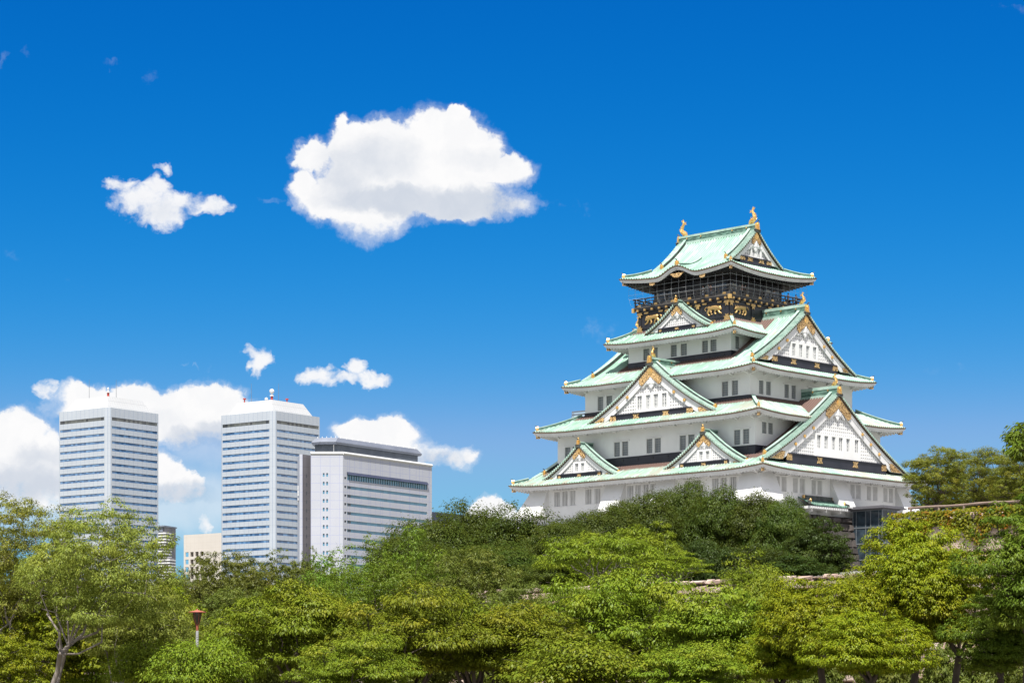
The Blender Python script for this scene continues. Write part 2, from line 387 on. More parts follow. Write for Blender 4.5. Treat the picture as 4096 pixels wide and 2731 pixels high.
def build_roof(k):
    t = TI[k]; mb = MB(); eave = MB(); raf = MB()
    for side in range(4):
        L = t.a if side % 2 == 0 else t.b
        ov = (t.b - t.bw) if side % 2 == 0 else (t.a - t.aw)
        if t.xg:
            if side % 2 == 0: segs = [(-L, -t.xg, None), (-t.xg, t.xg, t.b), (t.xg, L, None)]
            else: segs = [(-L, L, L - (L - 0) if False else (t.a - t.xg + 1.15))]
        else:
            D = (t.b - t.above[1]) if side % 2 == 0 else (t.a - t.above[0])
            segs = [(-L, L, D)]
        for s0, s1, D in segs:
            sam = row_samples(s0, s1); G = []; A = []
            nd_ = 14 if (D and D > 8) else 7
            for s, h in sam:
                full = (t.xg and side % 2 == 0 and D is not None)
                dm = D if full else min(D if D else 99, L - abs(s))
                dm = max(dm, 0.0); col = []; att = []
                for i in range(nd_):
                    d = dm * i / (nd_ - 1)
                    x, y = smap(t, side, s, d)
                    br = 0.0
                    if t.above:
                        dist = max(abs(x) - t.above[0], abs(y) - t.above[1])
                        br = min(1.0, max(0.0, (t.brown - dist) / 1.0 + .2))
                        if dist < -0.6: br = 1
                    col.append((x, y, zr(t, s, d, L, side) + h * min(1, (L - abs(s)) * 3)))
                    att.append((s / PITCH + .001, d, br))
                G.append(col); A.append(att)
            mb.grid(G, 0, A)
        # eave edge, white boards, soffit
        ss = np.linspace(-L, L, int(2 * L / .35) + 1)
        def strip(d0, z0, d1, z1, mi):
            G = []
            for s in ss:
                ze = zr(t, s, 0, L, side)
                G.append([(*smap(t, side, s * (L - d0) / L, d0), ze + z0), (*smap(t, side, s * (L - d1) / L, d1), ze + z1)])
            eave.grid(G, mi)
        strip(-.02, .03, -.02, -.13, 1)
        strip(-.02, -.13, .10, -.13, 1)
        strip(.10, -.13, .10, -.36, 0); strip(.10, -.36, .26, -.36, 0); strip(.26, -.36, .26, -.56, 0); strip(.26, -.56, .42, -.56, 0)
        n = 8
        G = []
        for s in ss:
            ze = zr(t, s, 0, L, side) if k != 5 else zr(t, s, 0, L, side)
            row = []
            for i in range(n + 1):
                d = .42 + (ov - .42) * i / n
                f = i / n
                base = t.z0 + (ze - t.z0) * (1 - f)
                row.append((*smap(t, side, s * (L - d) / L, d), base - .50 + t.sof * d + (-.06 if i == 0 else 0)))
            G.append(row)
        eave.grid(G, 2 if k == 5 else 0)
        # rafters under the eave
        m_ = int(2 * (L - .6) / .56)
        for j in range(m_ + 1):
            s = -(L - .6) + 2 * (L - .6) * j / m_
            ze = zr(t, s, 0, L, side); dm = min(ov, L - abs(s))
            if dm < .5: continue
            w = .11; V = []
            for zt in (-.30, .02):
                for d, ws in ((.36, -w), (.36, w), (dm, w), (dm, -w)):
                    f = (d - .36) / max(ov - .36, .1)
                    base = t.z0 + (ze - t.z0) * (1 - f)
                    V.append((*smap(t, side, s + ws, d), base - .50 + t.sof * d + zt))
            raf.hexa(V)
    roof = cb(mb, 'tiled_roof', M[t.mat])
    cb(eave, 'eave_board', [M['plaster_trim'], M['brown_end'], M['wood_soffit'] if k == 5 else M['plaster_trim']], roof)
    cb(raf, 'eave_rafters', M['wood_soffit'] if k == 5 else M['plaster_trim'], roof)
    # hip ridges with gilded end tiles
    for sx in (-1, 1):
        for sy in (-1, 1):
            hip = MB()
            D = (t.a - t.xg + .2) if t.xg else min(t.a - t.above[0], t.b - t.above[1])
            pts = []
            for i in range(13):
                d = .55 + (D - .55) * i / 12
                pts.append((sx * (t.a - d), sy * (t.b - d), zr(t, t.a - d, d, t.a, 1) + .05))
            sweep(hip, pts, .34, -.1, .34, 1); sweep(hip, pts, .46, .34, .46, 0)
            h = cb(hip, 'hip_ridge', [M['cap'], M['cap_dark']], roof)
            o = MB(); ridge_tile(o, np.array(pts[0]) + (sx * .05, sy * .05, .0), np.array((sx, sy, 0)) / 1.414, .40, .62, False)
            cb(o, 'ridge_end_tile', [M['gold'], M['dark_tile']], roof)
            b = MB(); c = np.array((sx * (t.a - .55), sy * (t.b - .55), zr(t, t.a, 0, t.a, 1) - .72)); dv = np.array((sx, sy, 0)) / 1.414; sv = np.array((-dv[1], dv[0], 0))
            V = [c + dv * u * .3 + sv * v * .2 + np.array((0, 0, w * .24)) for w in (-1, 1) for u, v in ((-1, -1), (1, -1), (1, 1), (-1, 1))]
            b.hexa(V); cb(b, 'corner_rafter_cap', M['filigree'], roof)
    return roof
def sweep(mb, pts, w, z0, z1, mi=0):
    pts = np.asarray(pts, float); Tn = np.gradient(pts, axis=0); Tn[:, 2] = 0; Tn /= np.linalg.norm(Tn, axis=1)[:, None] + 1e-9
    S = np.stack([-Tn[:, 1], Tn[:, 0], np.zeros(len(pts))], 1) * w / 2
    up = np.array((0, 0, 1.0))
    G = np.stack([pts - S + up * z0, pts - S + up * z1, pts - S * .55 + up * (z1 + (z1 - z0) * .12), pts + S * .55 + up * (z1 + (z1 - z0) * .12), pts + S + up * z1, pts + S + up * z0], 1)
    mb.grid(G, mi, closed=True); n = len(pts); b = mb.n - n * 6
    mb.Fc.append((tuple(b + i for i in range(6)), mi)); mb.Fc.append((tuple(b + (n - 1) * 6 + i for i in reversed(range(6))), mi))
def ridge_tile(mb, p, out, w, h, scroll=True):
    """gilded ridge-end tile: tapered arched plate with a carved boss, on dark scrolls, facing 'out'"""
    p = np.asarray(p, float); out = np.asarray(out, float); sd = np.array((-out[1], out[0], 0))
    def fn(x, y, z): return p + sd * x + out * y + np.array((0, 0, z))
    poly = [(-w*.5, 0), (w*.5, 0), (w*.46, h*.35), (w*.40, h*.75), (w*.26, h*.95), (0, h), (-w*.26, h*.95), (-w*.40, h*.75), (-w*.46, h*.35)]
    mb.prism(poly, -.16, .16, fn, 0)
    mb.prism([(x*.72, z*.78 + h*.1) for x, z in poly], .16, .23, fn, 0)
    mb.prism([(-w*.14, h*.35), (w*.14, h*.35), (w*.14, h*.62), (-w*.14, h*.62)], .23, .31, fn, 0)
    mb.tube([fn(0, .05, h), fn(0, .12, h*1.14), fn(0, .30, h*1.24), fn(0, .45, h*1.20)], [w*.13, w*.11, w*.09, w*.04], 6, 1)
    if scroll:
        for sx in (-1, 1):
            mb.tube([fn(sx*w*.30, 0, -.02), fn(sx*w*.62, .02, .02), fn(sx*w*.86, .04, -.12), fn(sx*w*.80, .05, -.30), fn(sx*w*.60, .05, -.26)], [.13, .15, .14, .11, .07], 6, 1)
        mb.prism([(-w*.62, -.34), (w*.62, -.34), (w*.5, .02), (-w*.5, .02)], -.14, .12, fn, 1)
def shachi(p, out, h):
    """gilded fish ornament: head down on the ridge, tail in the air; 'out' points to the gable end"""
    mb = MB(); p = np.asarray(p, float); out = np.asarray(out, float); sd = np.array((-out[1], out[0], 0))
    def fn(x, y, z): return p + out * x * h + sd * y * h + np.array((0, 0, z * h))
    spine = [(-.30, .05), (-.22, .12), (-.08, .18), (.06, .28), (.10, .42), (.05, .57), (-.02, .70), (-.05, .82), (-.03, .92), (.0, 1.0)]
    rad = [.05, .115, .15, .135, .115, .092, .075, .06, .04, .012]
    mb.tube([fn(x, 0, z) for x, z in spine], [r * h for r in rad], 8, 0)
    mb.prism([(-.02, .70), (-.10, .80), (-.24, .86), (-.20, .77), (-.27, .70), (-.14, .70)], -.02, .02, fn, 0)      # tail fin
    mb.prism([(-.04, .80), (.07, .86), (.13, .97), (.02, .99), (-.01, 1.04), (-.05, .92)], -.02, .02, fn, 0)
    for z, x in ((.34, .20), (.46, .20), (.58, .13)): mb.prism([(x-.08, z-.07), (x+.09, z+.02), (x-.06, z+.08)], -.018, .018, fn, 0)  # dorsal spines
    for s in (-1, 1):
        mb.tube([fn(-.02, s*.10, .20), fn(.0, s*.22, .26), fn(.06, s*.28, .38)], [.05*h, .035*h, .01*h], 5, 0)                      # side fins
        mb.tube([fn(-.24, s*.05, .18), fn(-.20, s*.08, .27)], [.03*h, .01*h], 5, 0)
    mb.tube([fn(-.33, 0, .0), fn(-.16, 0, .04), fn(.02, 0, .03)], [.04*h, .07*h, .05*h], 6, 0)
    return cb(mb, 'fish_ornament', M['gold'], smooth=False)
def wall_holes(mb, fn, u0, u1, z0, z1, holes, depth, mi=0):
    """flat wall with real openings: fn(u, y, z), y>0 goes into the wall"""
    us = sorted({u0, u1, *[h[i] for h in holes for i in (0, 1)]}); zs = sorted({z0, z1, *[h[i] for h in holes for i in (2, 3)]})
    for i in range(len(us) - 1):
        for j in range(len(zs) - 1):
            cu, cz = (us[i] + us[i+1]) / 2, (zs[j] + zs[j+1]) / 2
            if any(h[0] < cu < h[1] and h[2] < cz < h[3] for h in holes): continue
            mb.add([fn(us[i], 0, zs[j]), fn(us[i+1], 0, zs[j]), fn(us[i+1], 0, zs[j+1]), fn(us[i], 0, zs[j+1])], [(0, 1, 2, 3)], mi)
    for a, b, c, d in holes:
        for q in (((a, c), (b, c)), ((b, c), (b, d)), ((b, d), (a, d)), ((a, d), (a, c))):
            (ua, za), (ub, zb) = q
            mb.add([fn(ua, 0, za), fn(ub, 0, zb), fn(ub, depth, zb), fn(ua, depth, za)], [(0, 1, 2, 3)], mi)
def window(parent, fn, h, depth, kind):
    a, b, c, d = h; p = MB()
    p.add([fn(a, depth - .005, c), fn(b, depth - .005, c), fn(b, depth - .005, d), fn(a, depth - .005, d)], [(0, 1, 2, 3)])
    w = cb(p, 'window', M['glass_deep' if kind == 'bars' else 'glass_dark'], parent); br = MB()
    def bar(u0, u1, z0, z1, y0, y1):
        br.hexa([fn(u0, y1, z0), fn(u1, y1, z0), fn(u1, y0, z0), fn(u0, y0, z0), fn(u0, y1, z1), fn(u1, y1, z1), fn(u1, y0, z1), fn(u0, y0, z1)])
    if kind == 'bars':
        n = 4
        for i in range(n):
            u = a + (b - a) * (i + .5) / n; bar(u - .075, u + .075, c, d, depth * .1, depth * .6)
    else:
        n = 4 if b - a > .8 else 3
        for i in range(1, n): u = a + (b - a) * i / n; bar(u - .03, u + .03, c, d, depth * .55, depth * .72)
        m = max(3, int((d - c) / .3))
        for j in range(1, m): z = c + (d - c) * j / m; bar(a, b, z - .03, z + .03, depth * .73, depth * .85)
        bar(a, a + .06, c, d, depth * .4, depth * .9); bar(b - .06, b, c, d, depth * .4, depth * .9)
    cb(br, 'window_bars', M['bars'] if kind == 'bars' else M['lattice_bars'], w if parent is castle or parent is None else parent)
    return w
def face_fn(side, a, b):
    if side == 0: return lambda u, y, z: (u, -b + y, z)
    if side == 1: return lambda u, y, z: (a - y, u, z)
    if side == 2: return lambda u, y, z: (-u, b - y, z)
    return lambda u, y, z: (-a + y, -u, z)
def mir(L): return L + [(-b, -a) for a, b in L if not (a < 0 < b)]
PA = {4: ([(-6.65,-5.5),(-5.1,-3.94),(-1.5,-.4),(.33,1.47),(4.22,5.3),(5.73,6.84)], 48.83, 50.5),
      3: ([(-12.72,-11.63),(-11.02,-9.91),(10.25,11.37),(12.0,13.1)], 41.92, 43.92),
      2: ([(-16.74,-15.65),(-15.24,-14.2),(-7.24,-6.12),(-5.72,-4.55),(-1.15,-.06),(.35,1.49),(4.91,6.03),(6.46,7.57),(14.49,15.58),(16.02,17.12)], 34.77, 36.77),
      1: ([(-16.48,-15.29),(-14.96,-13.8),(-13.42,-12.31),(-10.41,-9.23),(-8.63,-7.5),(-2.47,-1.32),(-1.05,.09),(.36,1.51),(1.78,2.89),(7.93,9.07),(9.66,10.84),(12.78,13.89),(14.25,15.33),(15.82,16.97)], 28.1, 30.2)}
PB = {4: ([(-7.66,-6.72)], 49.0, 50.75), 3: ([(-9.62,-8.62),(-8.06,-7.0),(-4.0,-2.97),(-2.42,-1.38),(1.4,2.4),(3.0,4.0)], 42.05, 43.9),
      2: ([(-12.74,-11.73),(-11.38,-10.32)], 36.21, 37.74),
      1: ([(-13.44,-12.37),(-12.07,-10.96),(-9.58,-8.53),(-8.04,-6.91),(-5.5,-4.48),(-4.19,-3.11),(3.32,4.35),(4.65,5.76),(7.14,8.13),(8.61,9.67),(11.07,12.08),(12.37,13.41)], 28.3, 30.25)}
WALLS = {1: (20.9, 16.7, 25.5, 31.9), 2: (18.15, 14.2, 33.0, 39.6), 3: (15.15, 11.6, 40.6, 46.2), 4: (9.45, 8.6, 46.8, 52.0)}
for k, (a, b, z0, z1) in WALLS.items():
    mb = MB(); wins = []
    for side in range(4):
        fn = face_fn(side, a, b); L = a if side % 2 == 0 else b; holes = []
        if side < 2:
            lst, zz0, zz1 = (PA, PB)[side][k]
            holes = [(u0, u1, zz0, zz1) for u0, u1 in lst]
            if k == 1 and side == 0: holes += [(u - .28, u + .28, 25.75, 26.43) for u in (-15.0, -12.7, -9.6)]
            if k == 1 and side == 1: holes += [(u - .2, u + .2, 25.85, 26.6) for u in (.15, 2.3, 3.6)]
        wall_holes(mb, fn, -L, L, z0, z1, holes, .30)
        wins += [(fn, h, 'bars' if (k == 1) else 'lattice') for h in holes]
    for side in (0, 1):     # slim lintels and sills round each pair of openings
        fn = face_fn(side, a, b); lst, zz0, zz1 = (PA, PB)[side][k]
        for u0, u1 in lst:
            for zc, hh, pr in ((zz1 + .09, .07, .10), (zz0 - .07, .05, .06)):
                mb.hexa([fn(u0 - .25, -pr, zc - hh), fn(u1 + .25, -pr, zc - hh), fn(u1 + .25, .02, zc - hh), fn(u0 - .25, .02, zc - hh), fn(u0 - .25, -pr, zc + hh), fn(u1 + .25, -pr, zc + hh), fn(u1 + .25, .02, zc + hh), fn(u0 - .25, .02, zc + hh)])
    if k == 1: mb.box(-a + .3, a - .3, -b + .3, b - .3, z0 - .02, z0)
    cb(mb, 'storey_wall', M['plaster'])
    for fn, h, kind in wins: window(castle, fn, h, .30, kind)
    if k > 1:
        zt = {2: 34.55, 3: 41.77, 4: 48.67}[k]; bd = MB(); e = .05
        bd.box(-a - e, a + e, -b - e, b + e, z0 + .3, zt)
        bd.box(-a - .12, a + .12, -b - .12, b + .12, zt - .14, zt - .02)
        for side in (0, 1):
            fn = face_fn(side, a + e, b + e); L = (a if side == 0 else b)
            n_ = int(2 * L / 2.6)
            for i in range(n_):
                u = -L + (i + .5) * 2 * L / n_
                bd.hexa([fn(u - .2, -.05, zt - .6), fn(u + .2, -.05, zt - .6), fn(u + .2, .01, zt - .6), fn(u - .2, .01, zt - .6), fn(u - .2, -.05, zt - .28), fn(u + .2, -.05, zt - .28), fn(u + .2, .01, zt - .28), fn(u - .2, .01, zt - .28)], 1)
        cb(bd, 'dark_board_band', [M['dark_band'], M['black']])
# flared stone-drop bays on the lowest storey
def flare(side, u0, u1, corner=0):
    a, b = 20.9, 16.7; mb = MB(); fn = face_fn(side, a, b); zt, zb, o = 30.62, 26.92, 1.75
    x0 = u0 - (o if corner < 0 else 0); x1 = u1 + (o if corner > 0 else 0)
    mb.add([fn(u0, -.03, zt), fn(u1, -.03, zt), fn(x1, -o, zb + .06), fn(x0, -o, zb + .06), fn(x0, -o, zb - .22), fn(x1, -o, zb - .22), fn(x0, .03, zb - .22), fn(x1, .03, zb - .22), fn(u0, .03, zt), fn(u1, .03, zt)],
           [(3, 2, 1, 0), (4, 5, 2, 3), (6, 7, 5, 4), (0, 8, 6, 4, 3), (1, 2, 5, 7, 9)], 0)
    cb(mb, 'flared_wall_bay', M['plaster'])
for u0, u1, c_ in ((-20.9, -17.65, -1), (-6.45, -2.86, 0), (2.94, 6.39, 0), (17.75, 20.9, 1)): flare(0, u0, u1, c_)
for u0, u1, c_ in ((-16.7, -13.6, -1), (-1.25, 2.15, 0), (14.0, 16.7, 1)): flare(1, u0, u1, c_)
# pilaster-like brackets under the first eave
for side, L in ((0, 20.9), (1, 16.7)):
    for k in (1, 2, 3):
        a, b, _, z1 = WALLS[k]; t = TI[k]; fn = face_fn(side, a, b); Lk = a if side == 0 else b
        n_ = int(2 * Lk / 2.7)
        for i in range(n_ + 1):
            u = -Lk + .3 + (2 * Lk - .6) * i / n_; zc = t.z0 - .25
            br = MB(); br.hexa([fn(u - .16, -1.0, zc - .02), fn(u + .16, -1.0, zc - .02), fn(u + .16, 0, zc - .34), fn(u - .16, 0, zc - .34), fn(u - .16, -1.0, zc + .2), fn(u + .16, -1.0, zc + .2), fn(u + .16, 0, zc + .2), fn(u - .16, 0, zc + .2)])
            cb(br, 'eave_bracket', M['plaster_trim'])
for k in TI: build_roof(k)

# ---------------------------------------------------------------- gables
def gable(O, ax, ay, prof, W, zb, bw, band_h, wins, small, back, ridge_h, fish=0.0, dormer=True, mat='copper', ridge_back=None, inset=.60, discs=()):
    """one gable with its verge, bargeboards, lattice wall, gilding and ridge. O: plan position of the verge plane, ax across, ay into the building"""
    O = np.array((*O, 0.0)); ax = np.array((*ax, 0.0)); ay = np.array((*ay, 0.0))
    def fn(x, y, z): return O + ax * x + ay * y + np.array((0, 0, z))
    za = prof(0.0); Hh = za - zb; dl = .01
    def slope(x): return abs(prof(abs(x) + dl) - prof(max(0, abs(x) - dl))) / (2 * dl) if abs(x) > dl else abs(prof(dl * 2) - prof(0)) / (dl * 2)
    def bt(x): return bw * math.sqrt(1 + slope(max(abs(x), .2)) ** 2) * (1.0 + .22 * (abs(x) / W) ** 2)
    xs = np.linspace(-W, W, 65); up = .18
    def lowb(x): return max(prof(x) - up - bt(x), zb - .05)
    root = None
    if dormer:
        rb = MB()
        for sgn in (-1, 1):
            G = []; A = []; y0 = .05; sam = row_samples(y0, back)
            for y, h in sam:
                G.append([fn(sgn * W * i / 16, y, prof(W * i / 16) + h * (1 if y > 1.3 else .2)) for i in range(17)])
                A.append([(y / PITCH, W * i / 16 * 1.2, 1.0 if y > back * .52 and i < 14 else 0.0) for i in range(17)])
            rb.grid(G, 0, A)
        root = cb(rb, 'gable', M[mat])
    else:
        rb = MB(); G = [[fn(x, .04, prof(x) - .02), fn(x, .04, prof(x) - up)] for x in xs]; rb.grid(G, 0)
        root = cb(rb, 'gable', M['brown_end'])
    # verge: dark edge with gilded tile ends, row of short tiles lying across it
    vb = MB(); G = [[fn(x, 1.1, prof(x) + .18), fn(x, -.03, prof(x) + .18), fn(x, -.03, prof(x) - .08), fn(x, .10, prof(x) - .09), fn(x, .10, prof(x) - up)] for x in xs]; vb.grid(G, 1)
    L_ = 0.0; x = .25
    while x < W - .1:
        s_ = slope(x); stp = .42 / math.sqrt(1 + s_ * s_)
        for sgn in (-1, 1):
            c0 = sgn * x; hw = stp * .30
            V = [fn(c0 - hw, -.10, prof(x - hw) + .02), fn(c0 + hw, -.10, prof(x + hw) + .02), fn(c0 + hw, .72, prof(x + hw) + .02), fn(c0 - hw, .72, prof(x - hw) + .02),
                 fn(c0 - hw, -.10, prof(x - hw) + .34), fn(c0 + hw, -.10, prof(x + hw) + .34), fn(c0 + hw, .72, prof(x + hw) + .34), fn(c0 - hw, .72, prof(x - hw) + .34)]
            vb.hexa(V, 0)
            vb.hexa([fn(c0 - hw*.45, -.13, prof(x) + .0), fn(c0 + hw*.45, -.13, prof(x) + .0), fn(c0 + hw*.45, -.04, prof(x) + .0), fn(c0 - hw*.45, -.04, prof(x) + .0),
                     fn(c0 - hw*.45, -.13, prof(x) + .10), fn(c0 + hw*.45, -.13, prof(x) + .10), fn(c0 + hw*.45, -.04, prof(x) + .10), fn(c0 - hw*.45, -.04, prof(x) + .10)], 1)
        x += stp
    cb(vb, 'verge_tiles', [M['cap'], M['brown_end'], M['gold']], root)
    # descending ridges beside the verge
    for sgn in (-1, 1):
        db = MB(); xe = W * (.93 if small else .90)
        pts = [fn(sgn * (.12 + (xe - .12) * i / 18), 1.28, prof(.12 + (xe - .12) * i / 18)) for i in range(19)]
        sweep(db, pts, .40, -.05, .60, 1); sweep(db, pts, .46, .60, .70, 0); sweep(db, [p - ay * .01 for p in pts], .415, .30, .36, 0)
        pts2 = [fn(sgn * (.12 + (xe + .2 - .12) * i / 18), .93, prof(.12 + (xe + .2 - .12) * i / 18)) for i in range(19)]
        sweep(db, pts2, .10, .05, .30, 0)
        cb(db, 'descending_ridge', [M['cap'], M['dark_tile']], root)
        ob = MB(); ridge_tile(ob, pts[-1] + np.array((0, 0, -.05)), ax * sgn, .55, .85 if not small else .72, False)
        cb(ob, 'ridge_end_tile', [M['gold'], M['dark_tile']], root)
    # bargeboards
    bb_ = MB()
    for sgn in (-1, 1):
        xr = np.linspace(0.0, W * .985, 34) * sgn
        G = []
        for x in xr:
            t_, l_ = prof(x) - up, lowb(x); m_ = t_ - (t_ - l_) * .34; l_ = min(l_, t_ - .03)
            G.append([fn(x, .42, t_), fn(x, .16, t_), fn(x, .16, m_), fn(x, .23, m_ - .01), fn(x, .23, l_), fn(x, .42, l_)])
        bb_.grid(G, 0)
    cb(bb_, 'bargeboard', M['plaster_trim'], root)
    # gable wall: band, openings, lattice
    yw = inset; zt = zb + band_h
    xw = [x for x in np.linspace(0, W, 400) if lowb(x) + .1 > zt]; Wb = xw[-1] if xw else W * .8
    topf = lambda x: lowb(x) + .25
    gw = MB(); wz = [(w[2], w[3]) for w in wins]
    wu0 = min([w[0] for w in wins] + [0]) - .3; wu1 = max([w[1] for w in wins] + [0]) + .3; wz0 = min([w[2] for w in wins] + [zt]) - .25; wz1 = max([w[3] for w in wins] + [zt]) + .25
    for i in range(80):
        x0 = -W + 2 * W * i / 80; x1 = -W + 2 * W * (i + 1) / 80
        if topf(x0) < zt + .05 and topf(x1) < zt + .05: continue
        gw.add([fn(x0, yw, zt - .1), fn(x1, yw, zt - .1), fn(x1, yw, max(topf(x1), zt)), fn(x0, yw, max(topf(x0), zt))], [(0, 1, 2, 3)], 0)
    lp = .34 if small else .46; lw = lp * .19
    xk = math.ceil(-Wb / lp)
    for i in range(xk, -xk + 1):
        x = i * lp; zz = topf(x)
        if zz > zt + .1:
            gw.hexa([fn(x - lw, yw - .13, zt), fn(x + lw, yw - .13, zt), fn(x + lw, yw, zt), fn(x - lw, yw, zt), fn(x - lw, yw - .13, zz), fn(x + lw, yw - .13, zz), fn(x + lw, yw, zz), fn(x - lw, yw, zz)], 1)
    xx = np.linspace(0, W, 300); tops = np.array([topf(x) for x in xx]); z = zt + lp * .5
    while z < za - 1.2:
        ok = xx[tops > z]
        if len(ok) and ok[-1] > .3:
            e = ok[-1]
            gw.hexa([fn(-e, yw - .10, z - lw), fn(e, yw - .10, z - lw), fn(e, yw, z - lw), fn(-e, yw, z - lw), fn(-e, yw - .10, z + lw), fn(e, yw - .10, z + lw), fn(e, yw, z + lw), fn(-e, yw, z + lw)], 1)
        z += lp
    if wins:
        yf = yw - .30; wf = lambda u, y, z: fn(u, yf + y, z)
        wall_holes(gw, wf, wu0, wu1, wz0, wz1, wins, .26, 1)
        for q in (((wu0, wz0), (wu1, wz0)), ((wu1, wz0), (wu1, wz1)), ((wu1, wz1), (wu0, wz1)), ((wu0, wz1), (wu0, wz0))):
            (ua, z_a), (ub, z_b) = q
            gw.add([wf(ua, 0, z_a), wf(ub, 0, z_b), wf(ub, .3, z_b), wf(ua, .3, z_a)], [(0, 1, 2, 3)], 1)
    cb(gw, 'gable_wall', [M['lattice_back'], M['plaster']], root)
    for w in wins: window(root, wf, w, .26, 'lattice')
    db = MB(); Wd = min(W * .93, Wb + .5)
    db.hexa([fn(-Wd, yw - .34, zb - .6), fn(Wd, yw - .34, zb - .6), fn(Wd, yw, zb - .6), fn(-Wd, yw, zb - .6), fn(-Wd, yw - .34, zt - .12), fn(Wd, yw - .34, zt - .12), fn(Wd, yw, zt - .12), fn(-Wd, yw, zt - .12)])
    We = Wd - .15
    db.hexa([fn(-We, yw - .46, zt - .14), fn(We, yw - .46, zt - .14), fn(We, yw, zt - .14), fn(-We, yw, zt - .14), fn(-We, yw - .46, zt), fn(We, yw - .46, zt), fn(We, yw, zt), fn(-We, yw, zt)])
    cb(db, 'dark_board_band', M['dark_band'], root)
    # gilding
    apex = MB()
    hx = .175 * W
    for sgn in (-1, 1):
        G = []
        for i in range(13):
            x = sgn * hx * i / 12; e = 1 - .30 * (i / 12) ** 3; zz = prof(x) - up
            G.append([fn(x, .10, zz - .10), fn(x, .10, zz - bt(x) * (1.16 if i < 10 else .92 - .2 * (i - 10)))])
        apex.grid(G, 0)
        G = []; gb = MB()
        for i in range(13):
            x = sgn * W * (.72 + .21 * i / 12); zz = prof(x) - up
            lo = max(zz - bt(x) * (1.1 if i > 2 else .45 + .3 * i), zb - .04)
            G.append([fn(x, .10, max(zz - .16 - bt(x) * max(0, .35 - .12 * i), lo + .02)), fn(x, .10, lo)])
        gb.grid(G, 0); cb(gb, 'foot_gilding', M['filigree'], root)
    cb(apex, 'apex_gilding', M['filigree'], root)
    for u in ((-.36, .36) if not small else (0.0,)):
        x = u * Wd; q = .62 if not small else .42; zc0, zc1 = zb - .02, zt - .14
        gb = MB(); gb.prism([(x - q, zc0), (x + q, zc0), (x + q * .62, (zc0 + zc1) / 2), (x + q, zc1), (x - q, zc1), (x - q * .62, (zc0 + zc1) / 2)], yw - .40, yw - .30, fn, 0); cb(gb, 'band_fitting', M['filigree'], root)
    for sgn in (-1, 1):
        x = sgn * (Wd - .5); q = .55 if not small else .25
        gb = MB(); gb.prism([(x - q, zb - .02), (x + q, zb - .02), (x + q, zt - .14), (x - q, zt - .14), ], yw - .40, yw - .30, fn, 0); cb(gb, 'band_fitting', M['filigree'], root)
    def disc(x, z, r):
        pl = [(x + r * math.cos(i * math.pi / 6), z + r * math.sin(i * math.pi / 6)) for i in range(12)]
        gd = MB(); gd.prism(pl, .07, .20, fn, 0); gd.prism([(x + (u - x) * .55, z + (v - z) * .55) for u, v in pl], .03, .08, fn, 0); cb(gd, 'gold_crest', M['gold'], root)
    disc(0, za - up - bt(.2) * .62, .30 if small else .48)
    for u in discs:
        for sgn in (-1, 1): x = sgn * u * W; disc(x, (prof(x) - up) * .42 + lowb(x) * .58, .23)
    # white carved pendant under the apex
    pb = MB(); k_ = .62 if small else 1.0; zc = za - up - bt(.2) * 1.12
    caps = [(0, -.35, 0, -.9, .42), (0, -1.2, 0, -1.55, .28), (-.35, -.95, -.5, -1.0, .26), (.35, -.95, .5, -1.0, .26), (-.45, -.55, -.8, -.8, .3), (.45, -.55, .8, -.8, .3), (-.95, -.95, -1.25, -1.15, .26), (.95, -.95, 1.25, -1.15, .26), (-1.35, -1.35, -1.6, -1.45, .2), (1.35, -1.35, 1.6, -1.45, .2), (-.22, -1.35, .22, -1.35, .22)]
    relief(pb, [(a * k_, b * k_ + zc, c * k_, d * k_ + zc, r * k_) for a, b, c, d, r in caps], .09, .30, lambda x, y, z: fn(x, .40 + y, z))
    cb(pb, 'carved_pendant', M['plaster'], root, True)
    # ridge
    rg = MB(); rbk = ridge_back or back
    pts = [fn(0, .15 + (rbk - .15) * i / 6, za) for i in range(7)]
    sweep(rg, pts, .50, -.25, ridge_h * .70, 1); sweep(rg, pts, .62, ridge_h * .70, ridge_h, 0)
    sweep(rg, pts, .66, -.25, ridge_h * .10, 0)
    for i in range(1, int(rbk / 2.6) + 1):
        if ridge_h > .75:
            for sg in (-1, 1):
                p = fn(sg * .31, i * 2.6 - .9, za + ridge_h * .58); rg.tube([p, p + ax * sg * .06], .13, 8, 2)
    cb(rg, 'roof_ridge', [M['cap'], M['cap_dark'], M['gold']], root)
    ob = MB(); oh = 1.05 if not small else .70; ow = .74 if not small else .52
    ridge_tile(ob, fn(0, -.02, za + .12), -ay, ow, oh)
    if small: ob.lathe([(0.01, 0), (.12, .04), (.16, .15), (.10, .26), (.02, .32)], fn(0, -.02, za + .14 + oh), 8, 0)
    cb(ob, 'ridge_end_tile', [M['gold'], M['dark_tile']], root)
    if fish: shachi(fn(0, .72, za + ridge_h), -ay, fish)
    return root
def cprof(za, zb, W, c=.34): return lambda x: zb + (za - zb) * ((1 - c) * (1 - abs(x) / W) + c * (1 - abs(x) / W) ** 2) if abs(x) <= W else zb
